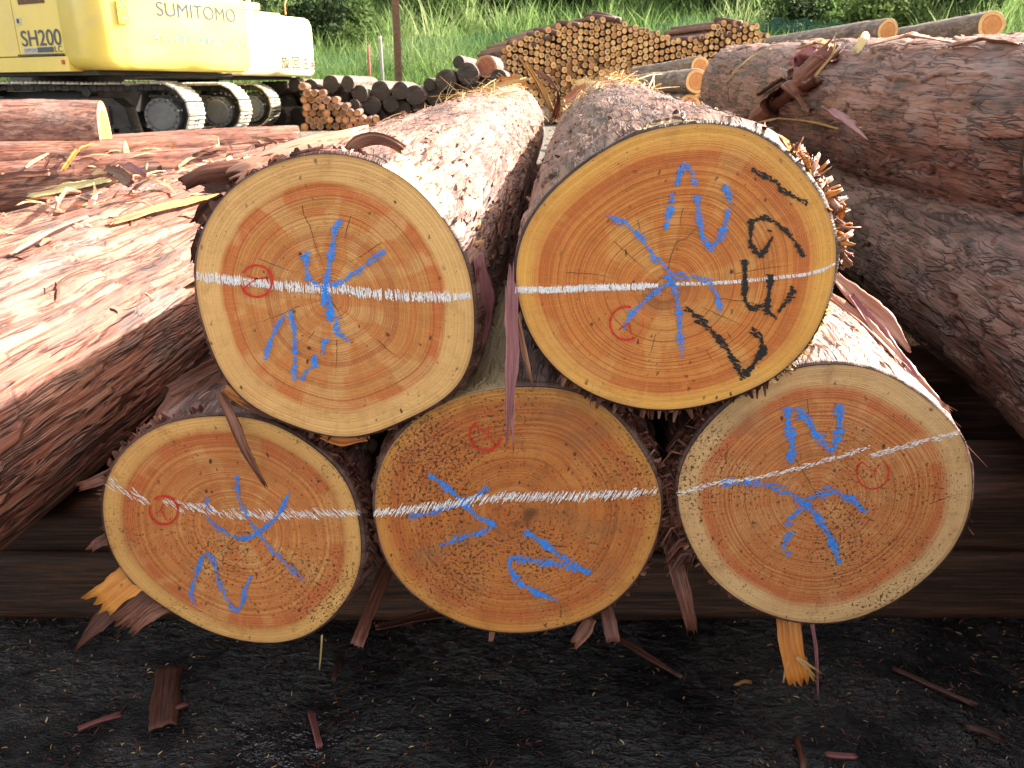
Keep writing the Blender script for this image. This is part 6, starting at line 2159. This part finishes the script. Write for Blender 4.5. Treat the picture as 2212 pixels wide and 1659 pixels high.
def scatter_bits(name, label, count, xr, yr, size, wid, mat, tone, seed, onto=False, up=0.25, weight=None, thick=False):
    r_ = random.Random(seed)
    V, Q, CO, UV = [], [], [], []
    k = 0
    while k < count:
        x, y = r_.uniform(*xr), r_.uniform(*yr)
        if weight and r_.random() > weight(x, y):
            continue
        if onto:
            p, nrm, i_, di_ = BVH.ray_cast(Vector((x, y, 1.3)), Vector((0, 0, -1)))
            k += 1
            if p is not None and nrm.z < 0:
                nrm = -nrm
            if p is None or p.z < 0.25 or nrm.z < 0.55:
                continue
            p = np.array(p) + np.array([0, 0, 0.003]); nr_ = np.array(nrm)
        else:
            p = np.array([x, y, float(ground_height(np.array([x]), np.array([y]))[0]) + 0.0015]); nr_ = np.array([0, 0, 1.])
            k += 1
        a = r_.uniform(0, 6.28)
        t = np.array([math.cos(a), math.sin(a), 0]); t -= nr_ * t.dot(nr_); t /= np.linalg.norm(t)
        s = np.cross(nr_, t)
        t = t + nr_ * r_.uniform(-.1, up)
        L_, w = r_.uniform(*size), r_.uniform(*wid)
        b = len(V)
        bow = r_.uniform(0, .15) * L_
        for u, wf in ((0, .35), (.35, 1), (.7, .9), (1, .2)):
            c_ = p + t * L_ * (u - .3) + nr_ * bow * math.sin(u * 3.1) + s * 0.1 * L_ * math.sin(u * 3 + a)
            V += [c_ - s * w * wf / 2, c_ + s * w * wf / 2 + nr_ * w * .2]
        tn = r_.uniform(*tone)
        CO += [(tn, 0, 0, 1)] * 8
        UV += [(tn * 9, 0), (tn * 9 + w, 0), (tn * 9, .01), (tn * 9 + w, .01), (tn * 9, .02), (tn * 9 + w, .02), (tn * 9, .03), (tn * 9 + w, .03)]
        Q += [(b, b + 1, b + 3, b + 2), (b + 2, b + 3, b + 5, b + 4), (b + 4, b + 5, b + 7, b + 6)]
    o = link(name, mesh_np(name, V, quads=Q, mats=[mat], uv=UV, cols=CO, smooth=False))
    tag(o, label, kind='stuff')
    return o


near = lambda x, y: 0.35 + 0.65 * (y < 0.75)
scatter_bits('wood_chips', 'pale sawdust chips and husks scattered on the wet ground', 560, (-0.75, 0.75), (0.70, 1.06), (.002, .009), (.0006, .0018), M['straw'], (.0, .9), 3)
scatter_bits('bark_crumbs', 'dark bark crumbs and fibres strewn on the wet ground', 2400, (-0.8, 0.8), (0.70, 1.08), (.002, .014), (.0006, .0025), M['wood_strip'], (-.1, .24), 4)
scatter_bits('bark_crumbs', 'bark crumbs strewn over the backs of the left logs', 2600, (-3.2, -0.3), (1.0, 4.2), (.008, .045), (.002, .009), M['wood_strip'], (.15, .95), 5, onto=True, up=.12)
scatter_bits('bark_litter', 'tangle of broken bark and bast on the left-hand heap', 420, (-2.4, -0.42), (1.5, 4.6), (.04, .15), (.008, .028), M['wood_strip'], (.1, 1.0), 15, onto=True, up=.22)
scatter_bits('bast_litter', 'orange and pale bast shreds among the bark on the left-hand heap', 160, (-2.4, -0.42), (1.5, 4.6), (.04, .16), (.005, .02), M['straw'], (.3, 1.0), 16, onto=True, up=.22)
scatter_bits('straw_litter', 'needle and straw litter on the far backs of the upper logs', 1100, (-0.3, 0.45), (1.9, 3.1), (.02, .10), (.0012, .005), M['straw'], (.0, 1.0), 6, onto=True, up=.5)
scatter_bits('bark_crumbs', 'bark litter lying on the right-hand logs', 600, (0.45, 2.6), (1.2, 4.0), (.008, .045), (.002, .008), M['wood_strip'], (.1, .95), 7, onto=True, up=.12)
scatter_bits('yard_litter', 'bark and chips trodden into the yard behind the stacks', 2500, (-6, 5), (4, 17), (.03, .12), (.01, .04), M['wood_strip'], (.2, .8), 8)
